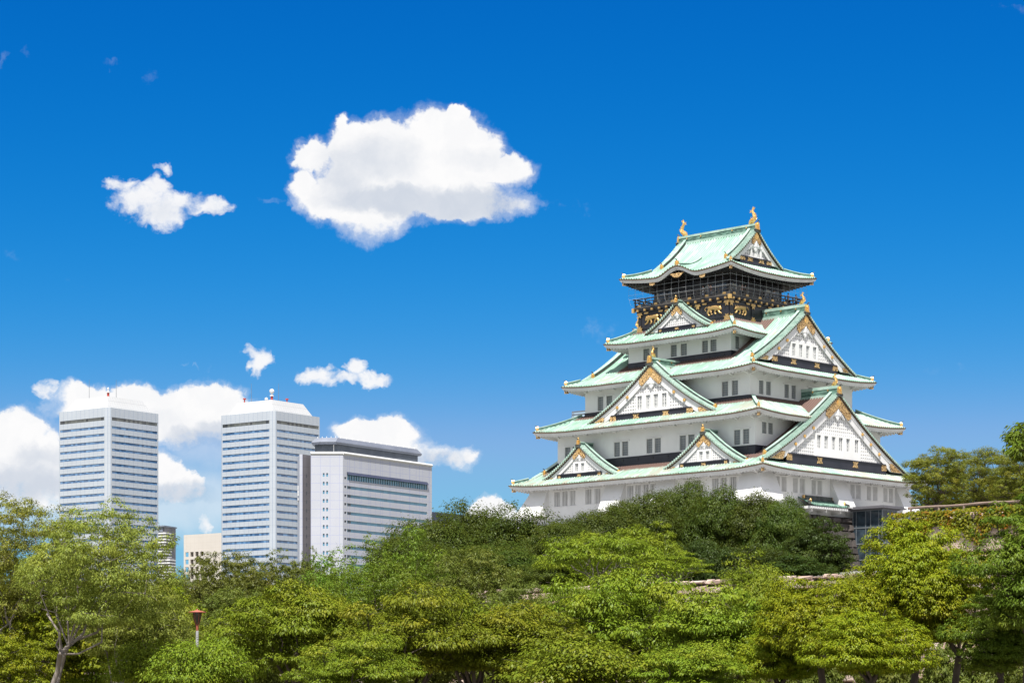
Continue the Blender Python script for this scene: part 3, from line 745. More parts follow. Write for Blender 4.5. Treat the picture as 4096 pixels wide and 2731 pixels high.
# gables built on the front (long) face
gable((0, -14.85), (1, 0), (0, 1), cprof(47.10, 39.45, 11.9), 11.9, 39.75, 1.02, .80, [(-2.55, -1.7, 41.0, 42.85), (-.98, -.13, 41.0, 42.85), (.45, 1.3, 41.0, 42.85), (1.98, 2.83, 41.0, 42.85)], False, 7.0, .95, 1.55, discs=(.36, .52))
for cx in (-11.45, 11.45):
    gable((cx, -17.05), (1, 0), (0, 1), cprof(36.45, 31.82, 7.0), 7.0, 32.1, .66, .50, [(-.85, -.2, 32.85, 33.95), (.30, .95, 32.85, 33.95)], True, 6.0, .55, mat='copper_worn', inset=.50)
gable((0, -9.2), (1, 0), (0, 1), cprof(56.15, 52.3, 5.87), 5.87, 52.55, .60, .42, [], True, 4.0, .55, inset=.50)
# gables that close the three hip-and-gable roofs, both ends
def rprof(t): return lambda x: t.z0 + t.s1 * (t.b - abs(x)) + t.c2 * (t.b - abs(x)) ** 2
for sgn in (1, -1):
    for k, W, zb, bw, bh, wins, ds, rh, fish, small in (
        (1, 16.4, 32.55, 1.15, .95, [(-4.6, -3.75, 34.6, 36.4), (-2.95, -2.1, 34.6, 36.4), (-1.3, -.45, 34.6, 36.4), (.35, 1.2, 34.6, 36.4), (2.0, 2.85, 34.6, 36.4), (4.0, 4.85, 34.6, 36.4)], (.34, .46, .58), 1.25, 1.75, False),
        (3, 11.6, 46.75, 1.0, .80, [(-2.9, -2.1, 47.9, 49.6), (-1.35, -.55, 47.9, 49.6), (.25, 1.05, 47.9, 49.6), (1.8, 2.6, 47.9, 49.6)], (.36, .52), 1.25, 1.75, False),
        (5, 6.0, 62.25, .68, .60, [(-.75, -.1, 63.0, 64.2), (.45, 1.1, 63.0, 64.2)], (), 1.0, 2.4, False)):
        t = TI[k]
        gable((sgn * t.xg, 0), (0, sgn), (-sgn, 0), rprof(t), W, zb, bw, bh, wins if sgn > 0 else [], small, 3.0, rh, fish, False, ridge_back=t.xg, discs=ds)
# curved front-eave ridge on the top roof
t5 = TI[5]; kr = MB(); pts = [(.3, -9.67 + .35 + 5.2 * i / 12, max(zr(t5, .3, .35, t5.a, 0) + .10 + .055 * i, zr(t5, .3, .35 + 5.2 * i / 12, t5.a, 0) + .05)) for i in range(13)]
sweep(kr, pts, .34, -.5, .22, 1); sweep(kr, pts, .46, .22, .34, 0); cb(kr, 'eave_bump_ridge', [M['cap'], M['cap_dark']])
ob = MB(); ridge_tile(ob, np.array(pts[0]) + (0, -.05, -.15), np.array((0, -1.0, 0)), .66, .85); cb(ob, 'ridge_end_tile', [M['gold'], M['dark_tile']])
gp = MB()
gp.prism([(-1.0, 60.35), (1.6, 60.35), (1.2, 60.1), (.9, 59.85), (.3, 59.7), (-.3, 59.85), (-.6, 60.1)], -9.40, -9.33, lambda x, y, z: (x, y, z))
for u in (-4.3, 4.9): gp.prism([(u - .6, 59.75), (u + .6, 59.75), (u + .45, 59.25), (u, 59.15), (u - .45, 59.25)], -9.40, -9.33, lambda x, y, z: (x, y, z))
cb(gp, 'gold_eave_fitting', M['filigree'])

# ---------------------------------------------------------------- black upper storey, balcony, net
a, b = 8.35, 7.65
blk = MB(); blk.box(-a, a, -b, b, 52.0, 56.2)
for z0, z1, e in ((53.0, 53.35, .12), (53.55, 53.75, .08), (55.55, 55.75, .08), (55.85, 56.15, .22), (56.15, 56.45, .42)): blk.box(-a - e, a + e, -b - e, b + e, z0, z1)
for side in (0, 1):
    fn = face_fn(side, a, b); L = a if side == 0 else b
    for u in (-L + .25, -L / 3, L / 3, L - .25):
        blk.hexa([fn(u - .25, -.09, 52.9), fn(u + .25, -.09, 52.9), fn(u + .25, 0, 52.9), fn(u - .25, 0, 52.9), fn(u - .25, -.09, 56.0), fn(u + .25, -.09, 56.0), fn(u + .25, 0, 56.0), fn(u - .25, 0, 56.0)])
cb(blk, 'black_storey', M['black'])
for side in (0, 1):
    fn = face_fn(side, a, b); L = a if side == 0 else b
    def fit(name, poly, y0, y1):
        f = MB(); f.prism(poly, y0, y1, fn); cb(f, name, M['old_gold'])
    for i, u in enumerate(np.linspace(-L + .25, L - .25, 13)):
        f = MB(); f.hexa([fn(u - .16, -.62, 56.0), fn(u + .16, -.62, 56.0), fn(u + .16, -.40, 56.0), fn(u - .16, -.40, 56.0), fn(u - .16, -.62, 56.3), fn(u + .16, -.62, 56.3), fn(u + .16, -.40, 56.3), fn(u - .16, -.40, 56.3)]); cb(f, 'beam_end_cap', M['old_gold'])
        if i % 2 == 1: fit('gold_fitting', [(u - .32, 55.62), (u + .32, 55.62), (u + .42, 55.8), (u + .3, 55.98), (u - .3, 55.98), (u - .42, 55.8)], -.20, -.13)
    for u in (-L + .3, -L / 3, L / 3, L - .3):
        fit('gold_post_fitting', [(u - .55, 55.98), (u + .55, 55.98), (u + .40, 55.75), (u + .55, 55.55), (u + .26, 55.5), (u + .26, 55.1), (u, 55.25), (u - .26, 55.1), (u - .26, 55.5), (u - .55, 55.55), (u - .40, 55.75)], -.20, -.11)
        fit('gold_post_fitting', [(u - .55, 53.1), (u + .55, 53.1), (u + .40, 53.4), (u + .55, 53.7), (u + .22, 53.65), (u + .26, 54.0), (u, 53.85), (u - .26, 54.0), (u - .22, 53.65), (u - .55, 53.7), (u - .40, 53.4)], -.20, -.11)
    for u in (-L * .66, 0, L * .66): fit('gold_fitting', [(u - .45, 53.02), (u + .45, 53.02), (u + .5, 53.18), (u + .4, 53.34), (u - .4, 53.34), (u - .5, 53.18)], -.18, -.11)
    # gilded prowling tigers in low relief
    for u, flip in ((-L * .68, -1), (L * .68, 1)):
        tb = MB(); q = .86
        caps = [(-.95, .60, .15, .58, .36), (.15, .56, .80, .48, .38), (1.05, .46, 1.22, .38, .33), (1.40, .24, 1.46, .20, .17), (.75, .25, 1.15, -.30, .18), (1.15, -.36, 1.55, -.46, .13),
                (.35, .22, .18, -.32, .17), (.18, -.40, .46, -.50, .13), (-1.0, .38, -1.30, -.12, .22), (-1.30, -.15, -1.12, -.52, .13), (-1.12, -.56, -.82, -.60, .11), (-.75, .3, -.55, -.22, .17), (-.55, -.25, -.42, -.55, .11),
                (-1.25, .72, -1.70, .78, .09), (-1.70, .78, -1.95, .50, .08), (-1.95, .50, -1.80, .22, .07), (.93, .78, .97, .84, .11), (1.30, .72, 1.36, .76, .10)]
        relief(tb, [(c[0] * q * flip + u, c[1] * q + 54.58, c[2] * q * flip + u, c[3] * q + 54.58, c[4] * q) for c in caps], .07, .28, lambda x, y, z, fn=fn: fn(x, y - .02, z))
        cb(tb, 'tiger_relief', M['old_gold'], None, True)
dk = MB(); dk.box(-a - .50, a + .50, -b - .50, b + .50, 56.45, 56.62); cb(dk, 'balcony_floor', M['deck_rail'])
# room behind the balcony: posts, dark panels, painted screens
room = MB(); room.box(-6.85, 6.85, -5.9, 5.9, 56.6, 60.1, 0)
for side in (0, 1):
    fn = face_fn(side, 6.85, 5.9); L = 6.85 if side == 0 else 5.9
    for u in np.linspace(-L + .15, L - .15, 7): room.hexa([fn(u - .15, -.12, 56.6), fn(u + .15, -.12, 56.6), fn(u + .15, .02, 56.6), fn(u - .15, .02, 56.6), fn(u - .15, -.12, 60.1), fn(u + .15, -.12, 60.1), fn(u + .15, .02, 60.1), fn(u - .15, .02, 60.1)], 0)
    for z in (58.75, 59.4): room.hexa([fn(-L, -.16, z), fn(L, -.16, z), fn(L, .02, z), fn(-L, .02, z), fn(-L, -.16, z + .2), fn(L, -.16, z + .2), fn(L, .02, z + .2), fn(-L, .02, z + .2)], 0)
cb(room, 'balcony_room', M['black'])
def screen_mat():
    m, nt, b_ = new_mat('painted_screen'); f = noise(nt, .9, 3, .6)
    nt.links.new(mixc(nt, mrange(nt, f, .52, .60), (.045, .085, .14), (.42, .42, .36)), b_.inputs['Base Color']); b_.inputs['Roughness'].default_value = .35; return m
M['screen'] = screen_mat()
for side in (0, 1):
    fn = face_fn(side, 6.85, 5.9); L = 6.85 if side == 0 else 5.9
    for u0, u1 in ((-L + .4, -L * .55), (L * .38, L - .4)):
        s_ = MB(); s_.add([fn(u0, -.03, 56.8), fn(u1, -.03, 56.8), fn(u1, -.03, 58.7), fn(u0, -.03, 58.7)], [(0, 1, 2, 3)]); cb(s_, 'painted_screen', M['screen'])
for side in range(4):
    fn = face_fn(side, a + .38, b + .38); L = (a if side % 2 == 0 else b) + .38
    r = MB()
    def bar(u0, u1, z0, z1, y0=-.06, y1=.06): r.hexa([fn(u0, y0, z0), fn(u1, y0, z0), fn(u1, y1, z0), fn(u0, y1, z0), fn(u0, y0, z1), fn(u1, y0, z1), fn(u1, y1, z1), fn(u0, y1, z1)])
    bar(-L - .35, L + .35, 57.70, 57.84, -.08, .08); bar(-L - .2, L + .2, 57.30, 57.42); bar(-L, L, 56.86, 56.98); bar(-L, L, 56.62, 56.78, -.05, .05)
    for u in np.linspace(-L + .05, L - .05, 10): bar(u - .08, u + .08, 56.6, 57.72)
    for u in np.linspace(-L + .9, L - .9, 19): bar(u - .05, u + .05, 56.6, 57.35)
    cb(r, 'balcony_railing', M['deck_rail'])
    for u in np.linspace(-L + .9, L - .9, 6):
        if side > 1: break
        g_ = MB(); g_.prism([(u - .34, 56.66), (u + .34, 56.66), (u + .24, 56.96), (u - .24, 56.96)], -.12, -.07, fn); cb(g_, 'railing_fitting', M['old_gold'])
net = MB()
def npt(side, u, k):
    off, z = [(.95, 60.15), (1.0, 59.3), (1.02, 58.4), (.98, 57.8), (.86, 57.2), (.62, 56.75), (.42, 56.55)][k]
    fn = face_fn(side, a + off, b + off); L = (a if side % 2 == 0 else b)
    return np.array(fn(u * (L + off) / L, 0, z))
for side in range(4):
    L = (a if side % 2 == 0 else b); n_ = 14 if side % 2 == 0 else 13
    for i in range(n_ + 1): net.tube([npt(side, -L + 2 * L * i / n_, k) for k in range(7)], .013, 4, 0, False)
    for k in (1, 2, 3, 6): net.tube([npt(side, -L + 2 * L * i / n_, k) for i in range(n_ + 1)], .012, 4, 0, False)
cb(net, 'safety_net', M['wire'])
cbx = MB()
for sx, sy in ((1, -1), (-1, -1), (1, 1)): cbx.box(sx * (a + .52) - .2, sx * (a + .52) + .2, sy * (b + .52) - .2, sy * (b + .52) + .2, 55.95, 56.55)
cb(cbx, 'gold_corner_post', M['gold'])

# ---------------------------------------------------------------- small porch roof on the right-hand wall
pr = MB(); G = []; A = []
def pz(u, d): return 27.0 + .55 * (.9 * d) + .02 * d * d - .12
for y, h in row_samples(-8.6, .3):
    col = []; at_ = []
    for i in range(7):
        d = 2.1 * i / 6; e = max(0, 1 - min(y + 8.6, .3 - y) / 1.6) ** 2 * .25
        col.append((23.05 - d, y, 26.55 + .42 * d + e + h)); at_.append((y / PITCH, d, 0))
    G.append(col); A.append(at_)
pr.grid(G, 0, A)
sweep(pr, [(21.15, y, 27.35) for y in np.linspace(-7.4, -1.4, 6)], .42, -.1, .62, 1)
for s0, s1 in ((-8.6, -7.4), (.3, -1.4)): sweep(pr, [(23.0 - 1.85 * i / 5, s0 + (s1 - s0) * i / 5, 26.85 + .6 * i / 5) for i in range(6)], .3, -.15, .22, 1)
pr.box(20.9, 22.9, -8.4, .1, 26.15, 26.5, 2)
for y in np.arange(-8.2, 0, .5): pr.box(22.9, 23.05, y - .1, y + .1, 26.2, 26.42, 2)
for y in (-7.3, -4.1, -.9): pr.box(20.9, 22.4, y - .16, y + .16, 25.8, 26.2, 2)
pr.lathe([(.02, 0), (.16, .08), (.12, .2), (.2, .34), (.12, .5), (.02, .6)], (22.6, -7.9, 26.95), 8, 3); pr.lathe([(.02, 0), (.16, .08), (.12, .2), (.2, .34), (.12, .5), (.02, .6)], (22.6, -.3, 26.95), 8, 3)
pr.box(21.0, 21.3, -7.62, -7.42, 27.3, 28.05, 3); pr.box(21.0, 21.3, -1.4, -1.2, 27.3, 28.05, 3)
cb(pr, 'porch_roof', [M['cap_dark'], M['dark_tile'], M['plaster_trim'], M['gold']])
# ================================================================ GROUND, HILL, STONE WALLS
GZ = -1.6
CX, CY, SN, CS = 29.508, 340.0, math.sin(R(YAW)), math.cos(R(YAW))
def cl(lx, ly): return CX + lx * CS + ly * SN, CY - lx * SN + ly * CS          # castle plan -> world
def lc(x, y): return (x - CX) * CS - (y - CY) * SN, (x - CX) * SN + (y - CY) * CS
M['soil'] = basic('pale_gravel', (.38, .37, .355), (.28, .275, .26), .12, .95)
M['ground'] = basic('park_ground', (.20, .175, .145), (.12, .12, .07), .05, .95)
gb_ = MB(); gb_.add([(-9000, -9000, GZ), (9000, -9000, GZ), (9000, 14000, GZ), (-9000, 14000, GZ)], [(0, 1, 2, 3)])
tag(gb_.build('ground', M['ground']), kind='structure')
def hill_z(lx, ly):
    z = 8.0 + 4.5 * min(1, max(0, (ly + 120) / 40))
    if (lx > 100 and ly > -96) or (lx > 88 and ly > -80): z = 15.7
    return z
xs_ = [-120, -100, -80, -60, -40, -20, 0, 20, 40, 60, 75, 87.9, 88.0, 99.9, 100.0, 105, 120, 140, 170, 200]; ys_ = [-141.1, -130, -120, -110, -100, -96.1, -96.0, -90, -80.1, -80, -60, -40, -20, 0, 30, 60, 100]
hb = MB(); hb.grid([[(*cl(x, y), hill_z(x + .05, y + .05) + .0) for y in ys_] for x in xs_])
side = [(x, ys_[0]) for x in xs_] + [(xs_[-1], y) for y in ys_] + [(x, ys_[-1]) for x in xs_[::-1]] + [(xs_[0], y) for y in ys_[::-1]]
hb.grid([[(*cl(x, y), hill_z(x + .05, y + .05)), (*cl(x, y), GZ - .5)] for x, y in side])
tag(hb.build('hill', M['soil']), kind='structure')
def stone_mat(name, cols):
    m, nt, b = new_mat(name); b.inputs['Roughness'].default_value = .9
    a = nd(nt, 'ShaderNodeAttribute', attribute_name='tile'); s = nd(nt, 'ShaderNodeSeparateXYZ'); nt.links.new(a.outputs['Vector'], s.inputs[0])
    c = mixc(nt, mrange(nt, s.outputs[0], 0, .5), cols[0], cols[1]); c = mixc(nt, mrange(nt, s.outputs[0], .5, 1), c, cols[2])
    f = noise(nt, 2.2, 6, .65); c = mixc(nt, mrange(nt, f, .35, .7, 0, .6), c, tuple(v * .5 for v in cols[0]))
    nt.links.new(c, b.inputs['Base Color'])
    bp = nd(nt, 'ShaderNodeBump'); bp.inputs['Strength'].default_value = .8; bp.inputs['Distance'].default_value = .12; nt.links.new(f, bp.inputs['Height']); nt.links.new(bp.outputs[0], b.inputs['Normal'])
    return m
M['stone'] = stone_mat('pink_granite', ((.36, .24, .19), (.52, .40, .33), (.58, .49, .43)))
M['stone_dark'] = stone_mat('weathered_granite', ((.045, .038, .036), (.07, .060, .055), (.10, .085, .078)))
M['joint'] = basic('wall_joint', (.05, .042, .036), (.03, .026, .024), 1.0, .95)
def stone_wall(name, label, runs, z0, z1, batter, bw, bh, mat, seed=1, mitre=False):
    """dry-laid wall along each plan run (p, q): blocks of uneven size, leaning back by 'batter'"""
    r = random.Random(seed); mb = MB()
    for p, q in runs:
        p = np.array(p, float); q = np.array(q, float); L = np.linalg.norm(q - p); e = (q - p) / L; nrm = np.array((e[1], -e[0]))
        def pt(u, z, o): oo = o + (z1 - z) * batter; xy = p + e * (u + (oo * (u / L * 2 - 1) if mitre else 0)) + nrm * oo; return (xy[0], xy[1], z)
        mb.add([pt(0, z0, -.3), pt(L, z0, -.3), pt(L, z1 - .1, -.3), pt(0, z1 - .1, -.3)], [(0, 1, 2, 3)], 1, [(0, 0, 0)] * 4)
        z = z0
        while z < z1 - .05:
            h = min(bh * r.uniform(.7, 1.35), z1 - z); u = -r.uniform(0, bw)
            if z1 - z - h < bh * .4: h = z1 - z
            while u < L:
                w = bw * r.uniform(.55, 1.6); a, b_ = max(u, 0), min(u + w, L); u += w
                if b_ - a < .15: continue
                g = .03 + r.uniform(0, .05); d = r.uniform(.0, .10) * bh; j = lambda: r.uniform(-.12, .12) * bh
                za, zb_ = z + g + j(), z + h - g + j(); i_ = .12 * bh
                V = [pt(a + g, za, -.25), pt(b_ - g, za, -.25), pt(b_ - g, zb_, -.25), pt(a + g, zb_, -.25),
                     pt(a + g + i_, za + i_, d), pt(b_ - g - i_, za + i_ + j(), d + j()), pt(b_ - g - i_ + j(), zb_ - i_, d), pt(a + g + i_, zb_ - i_ + j(), d + j())]
                c = r.random()
                mb.add(V, [(4, 5, 6, 7), (0, 1, 5, 4), (1, 2, 6, 5), (2, 3, 7, 6), (3, 0, 4, 7)], 0, [(c + .01, 0, 0)] * 8)
            z += h
    return tag(mb.build(name, [mat, M['joint']]), label, 'stone wall')
stone_wall('stone_wall', 'long wall of pinkish rubble stones running behind the row of cherry trees', [(cl(-119, -141.4), cl(199, -141.4))], GZ, 8.25, .16, 1.0, .62, M['stone'], 3)
stone_wall('stone_wall', 'high wall of big pale blocks under hanging ivy and a log rail', [(cl(99.6, -96.4), cl(199, -96.4)), (cl(99.6, -80), cl(99.6, -96.4))], 7.6, 15.8, .12, 2.0, 1.15, M['stone'], 5)
A_, B_ = 21.9, 17.7
sb = stone_wall('stone_base', 'dark stone base the white castle keep stands on', [(cl(-A_, -B_), cl(A_, -B_)), (cl(A_, -B_), cl(A_, B_)), (cl(-A_, B_), cl(-A_, -B_))], 7.8, 25.45, .22, 1.7, 1.0, M['stone_dark'], 9, True)
sb['category'] = 'stone base'
cap_ = MB(); cap_.add([(*cl(-A_, -B_), 25.42), (*cl(A_, -B_), 25.42), (*cl(A_, B_), 25.42), (*cl(-A_, B_), 25.42)], [(0, 1, 2, 3)]); cap_.build('base_top', M['stone_dark'], sb)
# log rail above the ivy wall
M['log'] = basic('weathered_log', (.17, .12, .095), (.28, .21, .17), 3.0, .85, stretch=(1, 1, 6))
fp0 = np.array((*cl(99.2, -95.0), 0)); fe = np.array((CS, -SN, 0)); fl = empty('log_fence', tuple(fp0 + (0, 0, 15.7)))
tag(fl, 'weathered log rail fence along the top of the ivy covered wall', 'fence')
rm = MB(); rm.tube([fe * u + np.array((0, 0, .92 + .03 * math.sin(u))) for u in np.linspace(0, 22, 23)], [.105 + .012 * math.sin(3 * u) for u in range(23)], 8); rm.build('rail', M['log'], fl)
for u in (.25, 3.1, 5.6, 8.7, 11.6, 14.7, 17.8, 20.9):
    pm = MB(); pm.tube([fe * u + np.array((.0, .0, -.1)), fe * (u + .04) + np.array((0, 0, .9 if u != 8.7 else 1.12))], [.11, .09], 7); pm.build('post', M['log'], fl)

# ================================================================ GLASS LIFT TOWER BESIDE THE KEEP
M['steel'] = basic('grey_steel', (.20, .225, .25), (.15, .17, .19), .8, .45, .3)
M['steel_roof'] = basic('dark_roof_edge', (.13, .125, .14), (.10, .10, .11), .6, .55)
M['glass_blue'] = basic('blue_glass', (.010, .016, .024), (.05, .075, .095), .6, .06, spec=.45)
M['glass_teal'] = basic('teal_glass', (.06, .16, .22), (.10, .22, .29), .3, .06, spec=.8)
M['white_panel'] = basic('white_panel', (.72, .73, .73), (.66, .67, .68), .5, .6)
x0, x1, y0, y1, zt_ = 22.15, 27.0, 2.27, 5.62, 26.35
lift = empty('lift_tower', (*cl((x0 + x1) / 2, (y0 + y1) / 2), 12.0), R(-YAW))
tag(lift, 'glass and steel lift tower with flat dark roof beside the castle keep', 'lift tower')
hx, hy = (x1 - x0) / 2, (y1 - y0) / 2
fr = MB(); zl = [0.0, 2.1, 4.2, 5.5, 7.6, 9.8, 12.0, 14.35]
for z in zl: fr.box(-hx - .06, hx + .06, -hy - .06, hy + .06, z - .09, z + .09)
for u in (-hx, -hx + .55, -hx * .12, hx * .22, hx * .78, hx): fr.box(u - .055, u + .055, -hy - .05, -hy + .05, 0, 14.35); fr.box(u - .055, u + .055, hy - .05, hy + .05, 0, 14.35)
for v in (-hy, -hy * .25, hy * .4, hy): fr.box(hx - .05, hx + .05, v - .055, v + .055, 0, 14.35); fr.box(-hx - .05, -hx + .05, v - .055, v + .055, 0, 14.35)
fr.build('frame', M['steel'], lift)
for i in range(len(zl) - 1):
    for f_ in (0, 1):
        g_ = MB(); zz = (zl[i] + .09, zl[i + 1] - .09)
        if f_ == 0: g_.add([(-hx, -hy, zz[0]), (hx, -hy, zz[0]), (hx, -hy, zz[1]), (-hx, -hy, zz[1])], [(0, 1, 2, 3)])
        else: g_.add([(hx, -hy, zz[0]), (hx, hy, zz[0]), (hx, hy, zz[1]), (hx, -hy, zz[1])], [(0, 1, 2, 3)])
        g_.build('glass_pane', M['glass_blue'], lift)
rf = MB(); rf.box(-hx - 1.0, hx + 1.0, -hy - 1.0, hy + 1.0, 14.5, 14.68); rf.box(-hx - .75, hx + .75, -hy - .75, hy + .75, 14.68, 14.86); rf.box(-hx - .3, hx + .3, -hy - .3, hy + .3, 14.36, 14.5); rf.build('roof', M['steel_roof'], lift)
pn = MB(); pn.box(.7, 1.25, -hy + .3, -hy + .34, 12.2, 13.6); pn.box(-1.2, -1.05, -hy + .1, -hy + .3, 9.9, 13.9); pn.build('inner_panel', M['white_panel'], lift)

# ================================================================ CITY BUILDINGS
def clad(name, base, joint, px, pz, jw=.12, z_off=0.0, streak=0.0):
    """smooth cladding with thin panel joints every px metres across and pz metres up"""
    m, nt, b = new_mat(name); b.inputs['Roughness'].default_value = .5
    s = nd(nt, 'ShaderNodeSeparateXYZ'); nt.links.new(nd(nt, 'ShaderNodeTexCoord').outputs['Object'], s.inputs[0])
    def line(v, p, off):
        return mmath(nt, 'LESS_THAN', mmath(nt, 'FRACT', mmath(nt, 'ADD', mmath(nt, 'DIVIDE', v, p), off)), jw / p)
    j = mmath(nt, 'MAXIMUM', line(s.outputs[0], px, .37), line(s.outputs[1], px, .37))
    if pz: j = mmath(nt, 'MAXIMUM', j, line(s.outputs[2], pz, z_off))
    c = mixc(nt, mrange(nt, noise(nt, .06, 4, .6), .3, .7), base, tuple(v * .9 for v in base))
    if streak: c = mixc(nt, mrange(nt, noise(nt, .5, 4, .6, stretch=(1, 1, .06)), .5, .75, 0, streak), c, tuple(v * .55 for v in base))
    c = mixc(nt, mmath(nt, 'MULTIPLY', j, .8), c, joint)
    nt.links.new(c, b.inputs['Base Color']); return m
M['clad_grey'] = clad('grey_white_cladding', (.46, .505, .56), (.24, .30, .40), 2.9, 0, .16)
M['clad_white'] = clad('white_violet_cladding', (.46, .48, .54), (.30, .33, .50), 3.6, 3.28, .14, .1)
M['clad_streak'] = clad('streaked_grey_cladding', (.22, .21, .225), (.14, .13, .15), 2.4, 3.28, .12, .1, .6)  # darker grey cladding with upright streaks mixed in
M['clad_beige'] = clad('beige_precast', (.60, .56, .51), (.48, .43, .38), 3.35, 3.3, .10)
M['roof_white'] = clad('white_seam_roof', (.46, .47, .475), (.33, .34, .35), 1.6, 0, .14)
M['pent'] = basic('dark_grey_louvre', (.085, .10, .12), (.12, .135, .155), .2, .6)
M['brim'] = basic('blue_grey_metal', (.20, .225, .28), (.26, .285, .34), .1, .4, .3)
M['navy'] = basic('navy_cladding', (.035, .042, .075), (.05, .06, .10), .1, .4)
M['pale_glass'] = basic('pale_blue_glass', (.30, .42, .52), (.36, .48, .58), .06, .2, spec=.7)
M['red'] = basic('red_paint', (.45, .05, .035), None, 1, .5)
def strip_glass(name, c1, c2, p):
    m, nt, b = new_mat(name); b.inputs['Roughness'].default_value = .04; b.inputs['Specular IOR Level'].default_value = .9
    s = nd(nt, 'ShaderNodeSeparateXYZ'); nt.links.new(nd(nt, 'ShaderNodeTexCoord').outputs['Object'], s.inputs[0])
    v = nd(nt, 'ShaderNodeCombineXYZ'); nt.links.new(mmath(nt, 'FLOOR', mmath(nt, 'DIVIDE', mmath(nt, 'ADD', s.outputs[0], s.outputs[1]), p)), v.inputs[0]); nt.links.new(mmath(nt, 'FLOOR', mmath(nt, 'DIVIDE', s.outputs[2], 3.4)), v.inputs[1])
    w = nd(nt, 'ShaderNodeTexWhiteNoise', noise_dimensions='2D'); nt.links.new(v.outputs[0], w.inputs['Vector'])
    nt.links.new(mixc(nt, mrange(nt, w.outputs['Value'], .2, 1), c1, c2), b.inputs['Base Color']); return m
M['strip_blue'] = strip_glass('tower_window_glass', (.03, .09, .20), (.13, .26, .45), 1.45)
M['strip_dark'] = strip_glass('tower_top_glass', (.014, .018, .022), (.10, .11, .10), 1.45)
M['strip_teal'] = strip_glass('office_window_glass', (.05, .20, .32), (.08, .28, .42), 3.0)
YT = 36.8
def tower(px, D, hx, hy, ztop, label, lean):
    x = (px - 2048) / F * D; s, c = math.sin(R(YT)), math.cos(R(YT))
    cxw, cyw = x - c * hx + s * hy, D + s * hx + c * hy
    t = empty('office_tower', (cxw, cyw, GZ), R(-YT)); tag(t, label, 'tower', 'twin white office towers')
    H = ztop - GZ; ch = 1.9
    def poly(e=0): a, b = hx + e, hy + e; return [(-a + ch, -b), (a - ch, -b), (a, -b + ch), (a, b - ch), (a - ch, b), (-a + ch, b), (-a, b - ch), (-a, -b + ch)]
    def ring(mb, z0, z1, e=0, mi=0): mb.prism(poly(e), z0, z1, lambda x, y, z: (x, z, y), mi)
    def pr(mb, pl, z0, z1, mi=0):
        n = len(pl); mb.add([(x, y, z0) for x, y in pl] + [(x, y, z1) for x, y in pl], [tuple(range(n))[::-1], tuple(range(n, 2 * n))] + [(i, (i + 1) % n, n + (i + 1) % n, n + i) for i in range(n)], mi)
    cm = MB(); zs = [(H - 5.9, H - 4.35)]; z = H - 8.5
    while z > 8: zs.append((z - 1.22, z)); z -= 3.465
    top = H; 
    for z0, z1 in zs: pr(cm, poly(), z1, top); top = z0
    pr(cm, poly(), 0, top)
    k = 2.5
    for sx in (-1, 1):
        for sy in (-1, 1): pr(cm, [(sx * (hx - k), sy * hy * .999), (sx * (hx - ch), sy * hy * .999), (sx * hx * .999, sy * (hy - ch)), (sx * hx * .999, sy * (hy - k)), (sx * (hx - k), sy * (hy - k))][::(1 if sx * sy > 0 else -1) * -1], 8, H - .5)
    cm.build('cladding', M['clad_grey'], t)
    for i, (z0, z1) in enumerate(zs):
        for f_ in (0, 1):
            wb = MB(); e = .14
            if f_ == 0: wb.add([(-hx + k, -hy + e, z0), (hx - k, -hy + e, z0), (hx - k, -hy + e, z1), (-hx + k, -hy + e, z1)], [(0, 1, 2, 3)])
            else: wb.add([(hx - e, -hy + k, z0), (hx - e, hy - k, z0), (hx - e, hy - k, z1), (hx - e, -hy + k, z1)], [(0, 1, 2, 3)])
            w = wb.build('window_band', M['strip_dark'] if i == 0 else M['strip_blue'], t)
    rf = MB(); a0, a1 = 14.8, 11.0
    V = [(sx * a, sy * a, z) for a, z in ((a0, H - .6), (a1, H + 6.2)) for sx, sy in ((-1, -1), (1, -1), (1, 1), (-1, 1))]
    rf.hexa(V); rf.build('roof', M['roof_white'], t)
    for (ax_, ay_, hh, r_, m_) in ((-6, -7, 9.5, .09, 'steel'), (7, -2, 9.0, .09, 'steel')):
        an = MB(); an.tube([(ax_, ay_, H + 6.1), (ax_, ay_, H + 6.2 + hh)], [r_ * 1.4, r_ * .7], 5); an.build('antenna', M[m_], t)
    dm = MB(); q = 10.0
    dm.tube([(q, -q, H + 6.2), (q, -q, H + 8.0)], .55, 8, 1); dm.tube([(q, -q, H + 8.0), (q, -q, H + 8.5)], .95, 8, 0)
    if lean: dm.lathe([(.1, 0), (.9, .3), (1.15, 1.1), (.9, 2.0), (.1, 2.3)], (q, -q, H + 9.2), 10, 0); dm.tube([(q, -q, H + 8.4), (q, -q, H + 9.3)], .4, 6, 0); dm.lathe([(.05, 0), (.8, .3), (.8, 1.2), (.05, 1.5)], (q - 3.5, -q, H + 6.2), 8, 0)
    else: dm.tube([(q, -q, H + 8.5), (q, -q, H + 9.6)], .35, 6, 0); dm.lathe([(.05, 0), (.5, .1), (.4, .7), (.05, .9)], (q, -q, H + 9.6), 8, 0)
    dm.build('roof_mast', [M['white_panel'], M['red']], t)
    if lean:
        for u, v in ((-9.5, -8), (6.0, 5)):
            an = MB(); an.tube([(u, v, H + 6.1), (u, v, H + 8.2)], .3, 6, 0); an.tube([(u, v, H + 8.2), (u, v, H + 8.7)], .8, 6, 0); an.build('roof_equipment', M['red'], t)
    return t
tower(432, 1100, 17.45, 17.2, 137.2, 'white office tower with striped window bands farthest left', False)
tower(1093, 1111, 17.6, 17.3, 137.0, 'white striped office tower with red and white rooftop dish, behind the broad office block', True)
